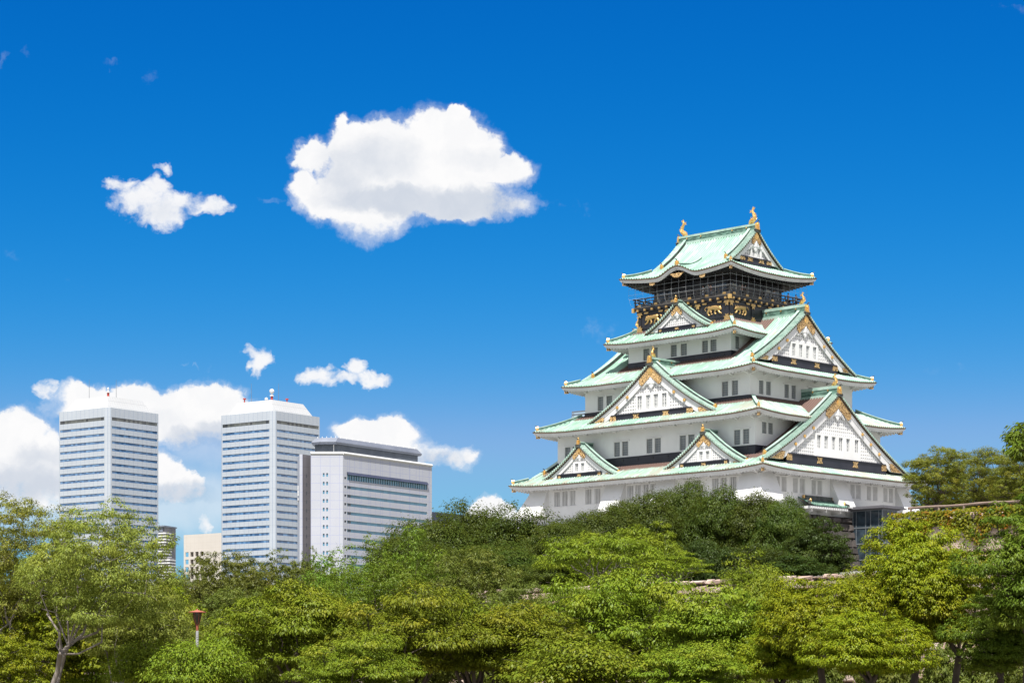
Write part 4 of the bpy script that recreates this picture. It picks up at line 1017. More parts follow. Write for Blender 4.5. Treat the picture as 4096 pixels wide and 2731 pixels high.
# broad office block with dark overhanging roof
ob_ = empty('office_block', (-64.2, 900.0, GZ)); tag(ob_, 'broad pale violet office block with teal window strips and dark overhanging roof', 'office block')
P0_, P1_, P2_ = np.array((-12.2, 0.0)), np.array((0.0, 0.0)), np.array((32.2, 47.0)); H3 = 94.8 - GZ
ed = (P2_ - P1_) / np.linalg.norm(P2_ - P1_); en = np.array((ed[1], -ed[0])); L3 = np.linalg.norm(P2_ - P1_)
def extr(mb, pl, z0, z1, mi=0):
    n = len(pl); mb.add([(*p, z0) for p in pl] + [(*p, z1) for p in pl], [tuple(range(n))[::-1], tuple(range(n, 2 * n))] + [(i, (i + 1) % n, n + (i + 1) % n, n + i) for i in range(n)], mi)
bm_ = MB(); zw = [(H3 - 10.0, H3 - 7.0)]; z = H3 - 12.2
while z > 10: zw.append((z - 1.15, z)); z -= 3.28
def rp(u, y, z): q = P1_ + ed * u - en * y; return (q[0], q[1], z)
ft = MB()
holes = [(2.6, L3 - 3.2, a, b) for a, b in zw] + [(.9, 2.2, a + .25, a + 1.1) for a, b in zw]
wall_holes(ft, rp, 0, L3, 0, H3, holes, .30)
def fp(u, y, z): return (P0_[0] + u, y, z)
zz = [H3 - 8.9 - 3.28 * i for i in range(24)]
fh = [(u, u + .65, a, a + 1.35) for a in zz if a > 3 for u in (4.6, 5.9)]
wall_holes(ft, fp, 0, 12.2, 0, H3, fh, .35)
bk = [tuple(P0_), tuple(P0_ + (3, 40)), tuple(P2_ + (-12, 12)), tuple(P2_)]
ft.add([(*bk[0], 0), (*bk[1], 0), (*bk[1], H3), (*bk[0], H3), (*bk[2], 0), (*bk[2], H3), (*bk[3], 0), (*bk[3], H3), (0, 0, H3)], [(0, 1, 2, 3), (1, 4, 5, 2), (4, 6, 7, 5), (3, 2, 5, 7, 8)])
ft.build('facade', M['clad_white'], ob_)
rim = MB(); rim.tube([(*(P0_ + (0, .1)), H3), (*(P1_ + (0, .1)), H3)], .55, 8); rim.tube([(*P1_, H3), (*P2_, H3)], .55, 8); rim.build('roof_rim', M['white_panel'], ob_)
for i, (a, b) in enumerate(zw):
    g_ = MB(); g_.add([rp(2.6, .27, a), rp(L3 - 3.2, .27, a), rp(L3 - 3.2, .27, b), rp(2.6, .27, b)], [(0, 1, 2, 3)])
    if i: 
        for k in range(2): g_.add([rp(3.2 + k * 1.0, .22, a), rp(4.0 + k * 1.0, .22, a), rp(4.0 + k * 1.0, .22, b), rp(3.2 + k * 1.0, .22, b)], [(0, 1, 2, 3)], 1)
    else:
        u = 2.6
        while u < L3 - 3.4: g_.hexa([rp(u, .1, a), rp(u + .16, .1, a), rp(u + .16, .26, a), rp(u, .26, a), rp(u, .1, b), rp(u + .16, .1, b), rp(u + .16, .26, b), rp(u, .26, b)], 1); u += 1.5
    w_ = g_.build('window_band', [M['strip_teal'], M['pent']], ob_)
sl = MB(); a, b = zw[0]; sl.add([rp(2.4, -.7, b - 1.0), rp(L3 - 3.0, -.7, b - 1.0), rp(L3 - 3.0, .1, b + .3), rp(2.4, .1, b + .3)], [(0, 1, 2, 3)]); sl.build('sloped_glazing', M['navy'], ob_)
for a in zz:
    if a > 3:
        for u in (4.6, 5.9): g_ = MB(); g_.add([fp(u, .33, a), fp(u + .65, .33, a), fp(u + .65, .33, a + 1.35), fp(u, .33, a + 1.35)], [(0, 1, 2, 3)]); g_.build('small_window', M['strip_teal'], ob_)
gl = MB()
for a, b in zw: gl.add([rp(.9, .27, a + .25), rp(2.2, .27, a + .25), rp(2.2, .27, a + 1.1), rp(.9, .27, a + 1.1)], [(0, 1, 2, 3)])
gl.build('vent_louvre', M['pent'], ob_)
wg = MB(); Q = [(-18.8, 17.0), (-16.6, 2.0), (-15.5, 2.0), (-12.6, 6.5)]
n_ = 4; QQ = Q + [(-12.6, 17.0)]
for (pa, pb), mi in zip(zip(QQ, QQ[1:] + QQ[:1]), (0, 0, 1, 0, 0)): wg.add([(*pa, 0), (*pb, 0), (*pb, H3 - .2), (*pa, H3 - .2)], [(0, 1, 2, 3)], mi)
wg.add([(*p, H3 - .2) for p in QQ], [(0, 1, 2, 3, 4)]); wg.build('side_wing', [M['clad_white'], M['clad_streak']], ob_)
sw = MB(); dv = np.array((2.9, 4.5)); dv /= np.linalg.norm(dv)
for a in zz:
    if a > 3:
        q = np.array((-15.5, 2.0)) + dv * 2.2; e_ = np.array((dv[1], -dv[0])) * .03
        sw.add([(*(q + e_), a), (*(q + dv * .5 + e_), a), (*(q + dv * .5 + e_), a + 1.3), (*(q + e_), a + 1.3)], [(0, 1, 2, 3)])
sw.build('wing_window', M['pent'], ob_)
# upright white letters on the wing's left face
lt = MB(); la, lb = np.array(Q[1]), np.array(Q[0]); le = (lb - la) / np.linalg.norm(lb - la); ln_ = np.array((-abs(le[1]), le[0] * -1)); ln_ = np.array((le[1] * -1, le[0])); ln_ = ln_ if ln_[1] < 0 or ln_[0] < 0 else -ln_
def lp_(u, y, z): q = la + le * (8.2 - u) + ln_ * y; return (q[0], q[1], z)
def lbar(u0, z0, u1, z1, w): 
    d = np.array((u1 - u0, z1 - z0)); d /= np.linalg.norm(d); nn = np.array((-d[1], d[0])) * w / 2
    pl = [(u0 + nn[0], z0 + nn[1]), (u1 + nn[0], z1 + nn[1]), (u1 - nn[0], z1 - nn[1]), (u0 - nn[0], z0 - nn[1])]
    lt.prism(pl, .05, .35, lp_)
zt1 = 83.3 - GZ; hh = 1.75; gp_ = 2.55
lbar(1.0, zt1 - hh, 1.0, zt1, .45)
zb1 = zt1 - gp_ - hh + .4
lbar(.15, zb1, .15, zb1 + hh, .4); lbar(1.85, zb1, 1.85, zb1 + hh, .4); lbar(.15, zb1 + hh, 1.0, zb1 + .5, .36); lbar(1.0, zb1 + .5, 1.85, zb1 + hh, .36)
zb1 -= gp_
lbar(.35, zb1, .35, zb1 + hh, .4); lbar(.35, zb1 + hh - .18, 1.5, zb1 + hh - .18, .36); lbar(.35, zb1 + hh * .45, 1.5, zb1 + hh * .45, .36); lbar(1.55, zb1 + hh * .45, 1.55, zb1 + hh - .18, .4)
lt.build('wall_lettering', M['white_panel'], ob_)
ph = MB(); Bq = [P0_ + (1.0, 7), P0_ + (4.4, 4.6), P1_ + (-2.4, 4.6), P2_ + (-5.6, -1.0), P2_ + (-14, 8), P0_ + (3, 36)]
extr(ph, [tuple(p) for p in Bq], H3 - .5, H3 + 4.2); ph.build('penthouse', M['pent'], ob_)
brm = MB(); c_ = np.mean(Bq, axis=0); b0 = [tuple(p + (p - c_) / np.linalg.norm(p - c_) * 1.6) for p in Bq]; b1 = [tuple(p + (p - c_) / np.linalg.norm(p - c_) * 2.2) for p in Bq]; b2 = [tuple(p - (p - c_) / np.linalg.norm(p - c_) * .4) for p in Bq]
n = len(Bq); V = [(*p, H3 + 3.8) for p in b0] + [(*p, H3 + 4.6) for p in b1] + [(*p, H3 + 6.4) for p in b2]
brm.add(V, [tuple(range(n))[::-1], tuple(range(2 * n, 3 * n))] + [(k * n + i, k * n + (i + 1) % n, (k + 1) * n + (i + 1) % n, (k + 1) * n + i) for k in (0, 1) for i in range(n)]); brm.build('overhanging_roof', M['brim'], ob_)
bl = MB()
for i in range(14): q = np.array(b2[2]) + (np.array(b2[3]) - np.array(b2[2])) * (i + .5) / 14; bl.box(q[0] - .12, q[0] + .12, q[1] - .12, q[1] + .12, H3 + 6.3, H3 + 7.0)
for i in range(5): q = np.array(b2[0]) + (np.array(b2[2]) - np.array(b2[0])) * (i + .5) / 5; bl.box(q[0] - .12, q[0] + .12, q[1] - .12, q[1] + .12, H3 + 6.3, H3 + 7.0)
bl.tube([(-3.5, .5, H3), (-3.5, .5, H3 + 3.2)], .07, 5); bl.build('roof_lights', M['white_panel'], ob_)
# beige precast building with deep square loggias
D_ = 1400.0; xb = (735 - 2048) / F * D_; bs, bc = math.sin(R(YT)), math.cos(R(YT)); Hb = (HY - 2139) / F * D_ - GZ
bg_ = empty('beige_building', (xb, D_, GZ), R(-YT)); tag(bg_, 'beige concrete building with deep square openings left of the second white tower', 'building')
fb = MB(); pz_ = 3.2
cols = [(1.35 + 4.05 * i, 1.35 + 4.05 * i + 2.6) for i in range(4)]; rows = [Hb - 12.95 - 4.37 * i for i in range(12)]
ho = [(a, b, z, z + 2.75) for a, b in cols for z in rows if z > 3] + [(u, u + .65, z + 1.9, z + 2.65) for u in (19.2, 24.6) for z in rows if z > 3]
wall_holes(fb, lambda u, y, z: (u, y, z), 0, 40, 0, Hb, ho, .45)
wall_holes(fb, lambda u, y, z: (y, 24 - u, z), 0, 24, 0, Hb, [(24 - b, 24 - a, z, z + 2.75) for a, b in [(.9, 4.6)] for z in rows if z > 3], .45)
fb.box(4.9, 40, 5.2, 24, 0, Hb - .5)
fb.add([(0, 0, Hb), (40, 0, Hb), (40, 24, Hb), (0, 24, Hb)], [(0, 1, 2, 3)])
for z in rows: fb.box(.05, 39.9, .06, 5.2, z - 1.4, z - .05)
for a, b in cols: fb.box(b + .3, b + 1.1, .5, 5.2, 0, Hb - 10.2)
for i in range(4): fb.box(2.6 + 4.05 * i, 3.0 + 4.05 * i, -.06, 0, Hb - 6.8, Hb - 6.2)
fb.build('facade', M['clad_beige'], bg_)
dr = MB()
for z in rows:
    for a, b in cols[1:]: dr.add([(a, 5.1, z), (b, 5.1, z), (b, 5.1, z + 2.75), (a, 5.1, z + 2.75)], [(0, 1, 2, 3)])
dr.build('loggia_glazing', M['strip_dark'], bg_)
# far balcony tower
Da = 2350.0; aw = empty('apartment_tower', ((646 - 2048) / F * Da, Da, GZ), R(-20)); tag(aw, 'far apartment tower of stacked white balconies right of the left white tower', 'apartment tower')
Ha = (HY - 2100) / F * Da - GZ
ab = MB(); ab.box(-30, 2.5, 1.5, 25, 0, Ha); ab.build('wall', M['clad_streak'], aw)
bb2 = MB()
for i in range(44):
    z = Ha - 8.5 - i * 2.95; ex = 5.0 if i < 9 else 9.5
    if z > 2: bb2.box(-30, ex, -.5, 12, z, z + 1.25)
bb2.build('balconies', M['white_panel'], aw)
rr = MB(); rr.box(-30, 3.5, -1, 26, Ha - 1.5, Ha - .3); rr.box(-30, 1, .5, 20, Ha - 6.5, Ha - 1.5); rr.build('roof', M['brim'], aw)
ext = MB(); ext.box(2.5, 8, 1.5, 12, 0, Ha - 8.5 - 8 * 2.95); ext.build('low_wall', M['clad_streak'], aw)
# dark building beyond the office block
Dn = 1010.0; nb = empty('dark_building', ((1700 - 2048) / F * Dn, Dn, GZ), R(-(90 - 38) + 90)); tag(nb, 'low dark navy building just right of the office block', 'building')
nb.rotation_euler = (0, 0, R(52)); Hn = (HY - 2043) / F * Dn - GZ
nm = MB(); wh = [(4.5 + i * 3.2 + (i // 3) * 4, 6.2 + i * 3.2 + (i // 3) * 4, Hn - 9, Hn - 3.6) for i in range(9)]
wall_holes(nm, lambda u, y, z: (u, y, z), 0, 60, 0, Hn, wh, .6); nm.add([(0, 0, Hn), (60, 0, Hn), (60, 30, Hn), (0, 30, Hn), (60, 0, 0), (60, 30, 0), (0, 30, 0), (0, 0, 0)], [(0, 1, 2, 3), (1, 4, 5, 2), (3, 2, 5, 6), (0, 3, 6, 7)]); nm.build('wall', M['navy'], nb)
for a, b, c, d in wh: g_ = MB(); g_.add([(a, .58, c), (b, .58, c), (b, .58, d), (a, .58, d)], [(0, 1, 2, 3)]); g_.build('window', M['strip_dark'], nb)
# pale glass high-rise peeping out behind the keep
Dc = 1270.0; cbd = empty('glass_tower', ((2289 - 2048) / F * Dc, Dc, GZ), R(-YT)); tag(cbd, 'pale blue glass high rise peeping out behind the left edge of the castle', 'tower')
Hc = (HY - 1645) / F * Dc - GZ; cm_ = MB()
cm_.box(0, 45, 0, 40, 0, Hc); cm_.box(-3, 0, 4, 36, 0, Hc - 1.8); cm_.box(-9.5, -3, 3, 36, 0, Hc - 6.2); cm_.build('glass_body', M['pale_glass'], cbd)
fm = MB()
for z in (Hc - .4, Hc - 1.9): fm.box(-.15, 45.1, -.2, .0, z, z + .4)
for x in (-.2, .8): fm.box(x, x + .35, -.2, 0, 0, Hc - .4)
fm.box(-3.2, -2.9, 3.8, 4, 0, Hc - 1.8); fm.build('frame', M['brim'], cbd)

# ================================================================ STREET LAMP
lx_, lD = 789, 104.0; lp0 = at(lx_, 2436, lD); Ht = lp0.z - GZ
lamp = empty('street_lamp', (lp0.x, lD, GZ)); lamp.scale = (.86, .86, 1.0); tag(lamp, 'park lamp with flat red conical cap on a white post, among the trees', 'street lamp')
M['lamp_red'] = basic('faded_red_paint', (.40, .12, .075), (.32, .09, .06), 4, .55)
M['lamp_glass'] = basic('smoky_lantern_glass', (.10, .085, .06), (.05, .045, .035), 3, .2)
M['post_white'] = basic('white_post', (.30, .30, .31), (.24, .24, .25), 2, .5)
c_ = MB(); c_.lathe([(.02, .02), (.035, .0), (.05, -.03), (.22, -.065), (.455, -.115), (.46, -.135), (.2, -.125), (.02, -.12)], (0, 0, Ht), 16); c_.build('lamp_cap', M['lamp_red'], lamp, True)
c_ = MB(); c_.lathe([(.21, -.13), (.215, -.22), (.17, -.42), (.12, -.56), (.07, -.66)], (0, 0, Ht), 12); c_.build('lantern', M['lamp_glass'], lamp, True)
c_ = MB()
for i in range(6):
    t_ = i * math.pi / 3; c_.tube([(r * math.cos(t_), r * math.sin(t_), Ht + z) for r, z in ((.225, -.13), (.18, -.42), (.085, -.68))], .012, 4)
c_.tube([(-.09, 0, Ht - .56), (-.09, 0, Ht - .66), (.09, 0, Ht - .66), (.09, 0, Ht - .52)], .02, 5); c_.lathe([(.085, -.66), (.075, -.74), (.06, -.9), (.05, -.95)], (0, 0, Ht), 10); c_.build('bracket', M['lamp_red'], lamp)
c_ = MB(); c_.lathe([(.05, Ht - .93), (.075, Ht - .98), (.075, .5), (.10, .48), (.11, 0)], (0, 0, 0), 12); c_.build('post', M['post_white'], lamp, True)

# ================================================================ VISITORS ON THE TOP BALCONY
M['skin'] = basic('skin', (.45, .27, .19), None, 1, .6); M['hair'] = basic('dark_hair', (.012, .010, .009), None, 1, .5)
CLO = {k: basic('cloth_' + k, v, tuple(q * .85 for q in v), 6, .85) for k, v in {'white': (.70, .70, .70), 'pink': (.55, .30, .27), 'blue': (.10, .14, .24), 'grey': (.25, .26, .28), 'black': (.02, .02, .025), 'pale': (.45, .50, .60)}.items()}
def person(lx, ly, face, top, bottom, label, pose=0):
    wx, wy = cl(lx, ly); p = empty('person', (wx, wy, 56.62), face); tag(p, label, 'person', 'visitors on the top balcony')
    hand = {0: ((.24, .20, 1.02), (-.24, .20, 1.02)), 1: ((.30, .12, 1.75), (-.24, .2, 1.0)), 2: ((.12, .30, 1.46), (-.12, .30, 1.46))}[pose]
    V = [(0, 0, .88), (0, -.01, 1.12), (0, 0, 1.36), (0, .01, 1.47), (0, .03, 1.60), (0, .03, 1.68),
         (.17, 0, 1.36), (.25, .02, 1.12) if pose != 1 else (.36, .05, 1.42), hand[0], (-.17, 0, 1.36), (-.25, .02, 1.12), hand[1],
         (.09, 0, .84), (.10, .01, .46), (.10, 0, .06), (.10, .13, .03), (-.09, 0, .84), (-.10, .01, .46), (-.10, 0, .06), (-.10, .13, .03)]
    rad = [.13, .12, .13, .05, .095, .085, .06, .045, .035, .06, .045, .035, .085, .06, .042, .03, .085, .06, .042, .03]
    E = [(0, 1), (1, 2), (2, 3), (3, 4), (4, 5), (2, 6), (6, 7), (7, 8), (2, 9), (9, 10), (10, 11), (0, 12), (12, 13), (13, 14), (14, 15), (0, 16), (16, 17), (17, 18), (18, 19)]
    me = bpy.data.meshes.new('body'); me.from_pydata(V, E, []); o = bpy.data.objects.new('body', me); COL.objects.link(o); o.parent = p; me.materials.append(M['skin'])
    o.modifiers.new('skin', 'SKIN'); 
    for i, r_ in enumerate(rad): me.skin_vertices[0].data[i].radius = (r_, r_); me.skin_vertices[0].data[i].use_root = (i == 0)
    o.modifiers.new('sub', 'SUBSURF').levels = 1
    s = MB(); G = [[(rx * math.cos(t_), ry * math.sin(t_), z) for t_ in np.linspace(0, 2 * math.pi, 12, endpoint=False)] for rx, ry, z in ((.17, .13, .86), (.165, .125, 1.1), (.20, .135, 1.3), (.17, .12, 1.42), (.07, .07, 1.46))]; s.grid(G, 0, closed=True)
    for a, b in ((6, 7), (9, 10)): s.tube([V[a], V[b]], [.085, .065], 8)
    s.build('shirt', CLO[top], p, True)
    s = MB()
    for a in (12, 16): s.tube([(V[a][0] * .9, 0, .92), V[a + 1], (V[a + 2][0], 0, .1)], [.115, .085, .065], 8)
    s.build('trousers', CLO[bottom], p, True)
    s = MB(); s.lathe([(.01, .13), (.07, .115), (.105, .06), (.11, -.02), (.09, -.07)], (0, -.0, 1.655), 10); s.build('hair', M['hair'], p, True)
FA = R(180 - YAW); FB = R(270 - YAW)
for a_ in ((3.75, -7.75, FA, 'white', 'pale', 'visitor in white shirt at the balcony rail, beside one in pink who waves', 0),
           (5.1, -7.7, FA, 'pink', 'pale', 'visitor in pink shirt waving from the balcony rail', 1),
           (8.4, -4.9, FB, 'pink', 'black', 'visitor in pink top just right of the balcony corner, nearest of a pair', 0),
           (8.4, -4.2, FB, 'grey', 'black', 'visitor in grey top on the right balcony beside one in pink', 0),
           (8.4, 2.2, FB, 'pale', 'grey', 'visitor in pale blue shirt in the middle of the right balcony', 0),
           (8.5, 5.4, FB, 'pink', 'black', 'visitor low by the right balcony end in a dull pink shirt', 0),
           (8.5, 7.2, FB, 'white', 'blue', 'dark haired visitor holding up a camera at the far right end of the balcony', 2)): person(*a_)
# ================================================================ TREES
def leaf_mat(name, c1, c2, c3, trans=.18, rough=.45):
    """leaf: per-leaf and per-clump colour, light coming through from behind"""
    m, nt, b = new_mat(name); nt.nodes.remove(b); out = [n for n in nt.nodes if n.type == 'OUTPUT_MATERIAL'][0]
    a = nd(nt, 'ShaderNodeAttribute', attribute_name='tile'); s = nd(nt, 'ShaderNodeSeparateXYZ'); nt.links.new(a.outputs['Vector'], s.inputs[0])
    oi = nd(nt, 'ShaderNodeObjectInfo')
    c = mixc(nt, s.outputs[0], c1, c2); c = mixc(nt, mrange(nt, s.outputs[1], .35, 1, 0, .75), c, c3)
    hs = nd(nt, 'ShaderNodeHueSaturation'); nt.links.new(c, hs.inputs['Color'])
    nt.links.new(mrange(nt, oi.outputs['Random'], 0, 1,   .483, .515), hs.inputs['Hue']); nt.links.new(mrange(nt, oi.outputs['Random'], 0, 1, .72, 1.02), hs.inputs['Value'])
    d = nd(nt, 'ShaderNodeBsdfDiffuse'); t = nd(nt, 'ShaderNodeBsdfTranslucent'); g_ = nd(nt, 'ShaderNodeBsdfGlossy'); g_.inputs['Roughness'].default_value = rough
    g_.inputs['Color'].default_value = (.9, .95, .85, 1)
    nt.links.new(hs.outputs[0], d.inputs['Color'])
    tc2 = mixc(nt, .5, hs.outputs[0], (.30, .34, .03)); nt.links.new(tc2, t.inputs['Color'])
    m1 = nd(nt, 'ShaderNodeMixShader'); m1.inputs[0].default_value = trans; nt.links.new(d.outputs[0], m1.inputs[1]); nt.links.new(t.outputs[0], m1.inputs[2])
    m2 = nd(nt, 'ShaderNodeMixShader'); m2.inputs[0].default_value = .012; nt.links.new(m1.outputs[0], m2.inputs[1]); nt.links.new(g_.outputs[0], m2.inputs[2])
    nt.links.new(m2.outputs[0], out.inputs['Surface']); return m
LM = {'cherry': leaf_mat('cherry_leaf', (.105, .160, .010), (.200, .250, .018), (.285, .285, .022), .16),
      'locust': leaf_mat('feathery_leaf', (.160, .205, .034), (.265, .295, .046), (.30, .295, .04), .2),
      'maple': leaf_mat('maple_leaf', (.140, .205, .011), (.245, .285, .014), (.34, .30, .017), .2),
      'dull': leaf_mat('dull_leaf', (.085, .115, .018), (.145, .170, .030), (.195, .188, .030)),
      'bright': leaf_mat('fresh_leaf', (.085, .155, .012), (.150, .225, .022), (.195, .230, .025)),
      'oak': leaf_mat('dark_leaf', (.034, .060, .008), (.070, .100, .013), (.110, .122, .018), .18),
      'fir': leaf_mat('fir_leaf', (.024, .046, .008), (.048, .076, .013), (.068, .092, .016), .15),
      'silk': leaf_mat('silk_tree_leaf', (.120, .200, .012), (.205, .290, .021), (.25, .295, .021), .18),
      'camphor': leaf_mat('camphor_leaf', (.145, .215, .009), (.270, .305, .012), (.37, .31, .018), .16),
      'deep': leaf_mat('deep_green_leaf', (.078, .150, .011), (.140, .222, .022), (.19, .235, .022), .2),
      'pine': leaf_mat('pine_needles', (0.122, 0.154, 0.017), (0.211, 0.237, 0.030), (0.294, 0.256, 0.028), .25),
      'ivy': leaf_mat('ivy_leaf', (0.083, 0.128, 0.009), (0.256, 0.256, 0.014), (0.500, 0.154, 0.019), .25)}
BM = {'grey': basic('grey_bark', (.30, .26, .23), (.17, .145, .125), 3.0, .9, stretch=(1, 1, .25), bump=.4),
      'dark': basic('dark_bark', (.055, .042, .034), (.10, .08, .065), 3.0, .95, stretch=(1, 1, .25), bump=.4),
      'brown': basic('brown_bark', (.12, .085, .065), (.07, .05, .04), 3.0, .95, stretch=(1, 1, .25), bump=.4)}
def quads_object(name, C, Tn, N, Ln, Wd, r1, r2, mat):
    S = np.cross(N, Tn); S /= np.linalg.norm(S, axis=1)[:, None] + 1e-9
    n = len(C); V = np.empty((n, 4, 3))
    mid = C + Tn * (Ln * .45)[:, None]
    V[:, 0] = C; V[:, 1] = mid + S * (Wd * .5)[:, None]; V[:, 2] = C + Tn * Ln[:, None] - np.array((0, 0, 1)) * (Ln * .12)[:, None]; V[:, 3] = mid - S * (Wd * .5)[:, None]
    me = bpy.data.meshes.new(name); me.vertices.add(4 * n); me.vertices.foreach_set('co', V.astype(np.float32).ravel())
    me.loops.add(4 * n); me.loops.foreach_set('vertex_index', np.arange(4 * n, dtype=np.int32))
    me.polygons.add(n); me.polygons.foreach_set('loop_start', np.arange(0, 4 * n, 4, dtype=np.int32))
    A = np.zeros((n, 4, 3), np.float32); A[:, :, 0] = r1[:, None]; A[:, :, 1] = r2[:, None]
    at_ = me.attributes.new('tile', 'FLOAT_VECTOR', 'POINT'); at_.data.foreach_set('vector', A.ravel())
    me.materials.append(mat); me.update(calc_edges=True); return me
def unit(v): return v / (np.linalg.norm(v, axis=-1, keepdims=True) + 1e-9)
def grow(seed, H, Rr, leaf, bark, fork=.3, nl=5, tr=.18, cz=.62, rz=.42, pads=60, pr=(.8, 1.3), pf=.45, nleaf=350, ll=.14, lw=.07, droop=.3, up=.6, twig=.8, trunks=1, inner=.35, spread=1.0, zig=.12, flat_base=True, gap=.92, shell=.22, jit=.32, spr=22, spread_=.125, core=.14, bend=(0, 0)):
    """a tapered trunk with curved limbs and twigs, and a crown made of leaf-sized faces gathered in uneven clumps"""
    g = np.random.default_rng(seed); tm = MB(); nodes = []
    cc = np.array((bend[0], bend[1], H * cz)); pm = (pr[0] + pr[1]) / 2; Rr = max(Rr - .62 * pm, Rr * .5); rz = max(rz - .45 * pm * pf / H, rz * .6)
    for k in range(trunks):
        off = np.array((0, 0, 0.0)) if trunks == 1 else np.array((*(g.normal(0, .25, 2)), 0))
        top = np.array((bend[0] * .25, bend[1] * .25, H * fork)) + (g.normal(0, .25, 3) * (1, 1, .4)) + (off * 3 if trunks > 1 else 0)
        P = np.array([off + (top - off) * t + np.array((g.normal(0, zig * .5), g.normal(0, zig * .5), 0)) * math.sin(math.pi * t) for t in np.linspace(0, 1, 6)])
        tm.tube(P, tr * np.array((1.35, 1.05, .95, .9, .85, .82)), 8); nodes += [(p, tr * .6) for p in P[3:]]
        for j in range(nl):
            ph = 2 * math.pi * (j + g.uniform(-.3, .3)) / nl + k * 1.3; el = g.uniform(.15, 1.25)
            e = cc + np.array((math.cos(ph) * math.cos(el) * Rr * spread, math.sin(ph) * math.cos(el) * Rr * spread, math.sin(el) * H * rz)) * g.uniform(.6, .9)
            m_ = top * .5 + e * .5 + np.array((math.cos(ph), math.sin(ph), -.3)) * Rr * .12
            ts = np.linspace(0, 1, 8)[:, None]; Q = (1 - ts) ** 2 * top + 2 * ts * (1 - ts) * m_ + ts ** 2 * e; Q[1:-1] += g.normal(0, zig, (6, 3)) * min(1, Rr / 4)
            r_ = tr * g.uniform(.42, .62) * np.linspace(1, .22, 8); tm.tube(Q, r_, 6); nodes += [(q, rr) for q, rr in zip(Q[1:], r_[1:])]
    NP = np.array([p for p, _ in nodes]); NR = np.array([r for _, r in nodes])
    cen = []; rad = []; tries = 0
    while len(cen) < pads and tries < pads * 30:
        tries += 1
        v = unit(g.normal(0, 1, 3)); v[2] = abs(v[2]) * (1 if g.random() < .78 or not flat_base else -.6)
        rr = g.uniform(inner, 1) ** .6 * g.uniform(.86, 1.06)
        p = cc + v * (Rr * rr, Rr * rr, H * rz * rr); q = g.uniform(*pr)
        if any(np.linalg.norm((p - c) / (1, 1, .7)) < gap * (q + r) * .9 for c, r in zip(cen, rad)) and tries < pads * 20: continue
        cen.append(p); rad.append(q)
    cen = np.array(cen); rad = np.array(rad)
    for p, q in zip(cen, rad):
        if g.random() > twig: continue
        i = np.argmin(np.linalg.norm(NP - p, axis=1) + (NP[:, 2] > p[2]) * 1.0); a = NP[i]
        m_ = (a + p) / 2 + g.normal(0, .15, 3) * q - np.array((0, 0, .15 * q)); r_ = min(NR[i] * .7, .055)
        tm.tube([a, m_, p], [r_, r_ * .7, r_ * .3], 5)
        for _ in range(3):
            e = p + g.normal(0, .5, 3) * (q, q, q * pf); tm.tube([m_ * .4 + p * .6, (p + e) / 2 + g.normal(0, .05, 3), e], [r_ * .45, r_ * .3, .006], 4, 0, False)
    # sprays: every clump is a dome of smaller leaf sprays, so edges stay ragged and dark gaps open between clumps
    w = (rad / rad.mean()) ** 2; ns = np.maximum(6, (spr * w * g.uniform(.7, 1.3, len(rad))).astype(int)); pi = np.repeat(np.arange(len(rad)), ns); m = len(pi)
    d = unit(g.normal(0, 1, (m, 3))); d[:, 2] = np.where(d[:, 2] < 0, d[:, 2] * .35, d[:, 2]); rs = g.uniform(.2, 1, m) ** shell * g.uniform(.85, 1.15, m)
    SC = cen[pi] + d * (rs * rad[pi])[:, None] * (1, 1, pf); SC[:, 2] -= droop * .30 * (d[:, 0] ** 2 + d[:, 1] ** 2) * rad[pi]
    lf = np.maximum(4, (nleaf / spr * g.uniform(.6, 1.4, m)).astype(int)); si = np.repeat(np.arange(m), lf); n = len(si)
    so = g.normal(0, 1, (n, 3)) * (rad[pi][si] * spread_)[:, None] * (1, 1, .6)
    C = SC[si] + so; C[:, 2] -= droop * .5 * np.hypot(so[:, 0], so[:, 1])
    dn = unit(d * (1, 1, 1 / max(pf, .3)))[si]; outw = unit(C - (cc - (0, 0, H * rz * .4)))
    Nn = unit(np.array((0, 0, 1.0)) * up + outw * .15 + dn * .6 + unit(so * (1, 1, 1.6)) * .8 + g.normal(0, jit, (n, 3)))
    Tn = unit(unit(so) * .8 + dn * (1, 1, .3) + g.normal(0, .4, (n, 3)) - np.array((0, 0, droop))); Tn = unit(Tn - Nn * np.sum(Tn * Nn, 1)[:, None])
    if core:      # leaves deep inside, in the shade of the outer clumps
        k_ = int(n * core); v = unit(g.normal(0, 1, (k_, 3))) * (g.random((k_, 1)) ** .4) * .62
        C = np.concatenate([C, cc + v * (Rr, Rr, H * rz)]); nn = unit(g.normal(0, .6, (k_, 3)) + (0, 0, .6)); tt = unit(np.cross(nn, g.normal(0, 1, (k_, 3)))); Nn = np.concatenate([Nn, nn]); Tn = np.concatenate([Tn, tt])
    r2 = np.clip(g.normal(.30, .22, len(rad))[pi][si] + g.normal(0, .16, m)[si], 0, 1)
    r2 = np.concatenate([r2, np.zeros(len(C) - n)]); n = len(C); sc = g.uniform(.7, 1.25, n)
    me = quads_object('crown', C, Tn, Nn, ll * sc, lw * sc, g.random(n), r2, LM[leaf])
    t = empty('tree', (0, 0, 0)); to = tm.build('trunk', BM[bark], t, True); co = bpy.data.objects.new('crown', me); COL.objects.link(co); co.parent = t
    return t
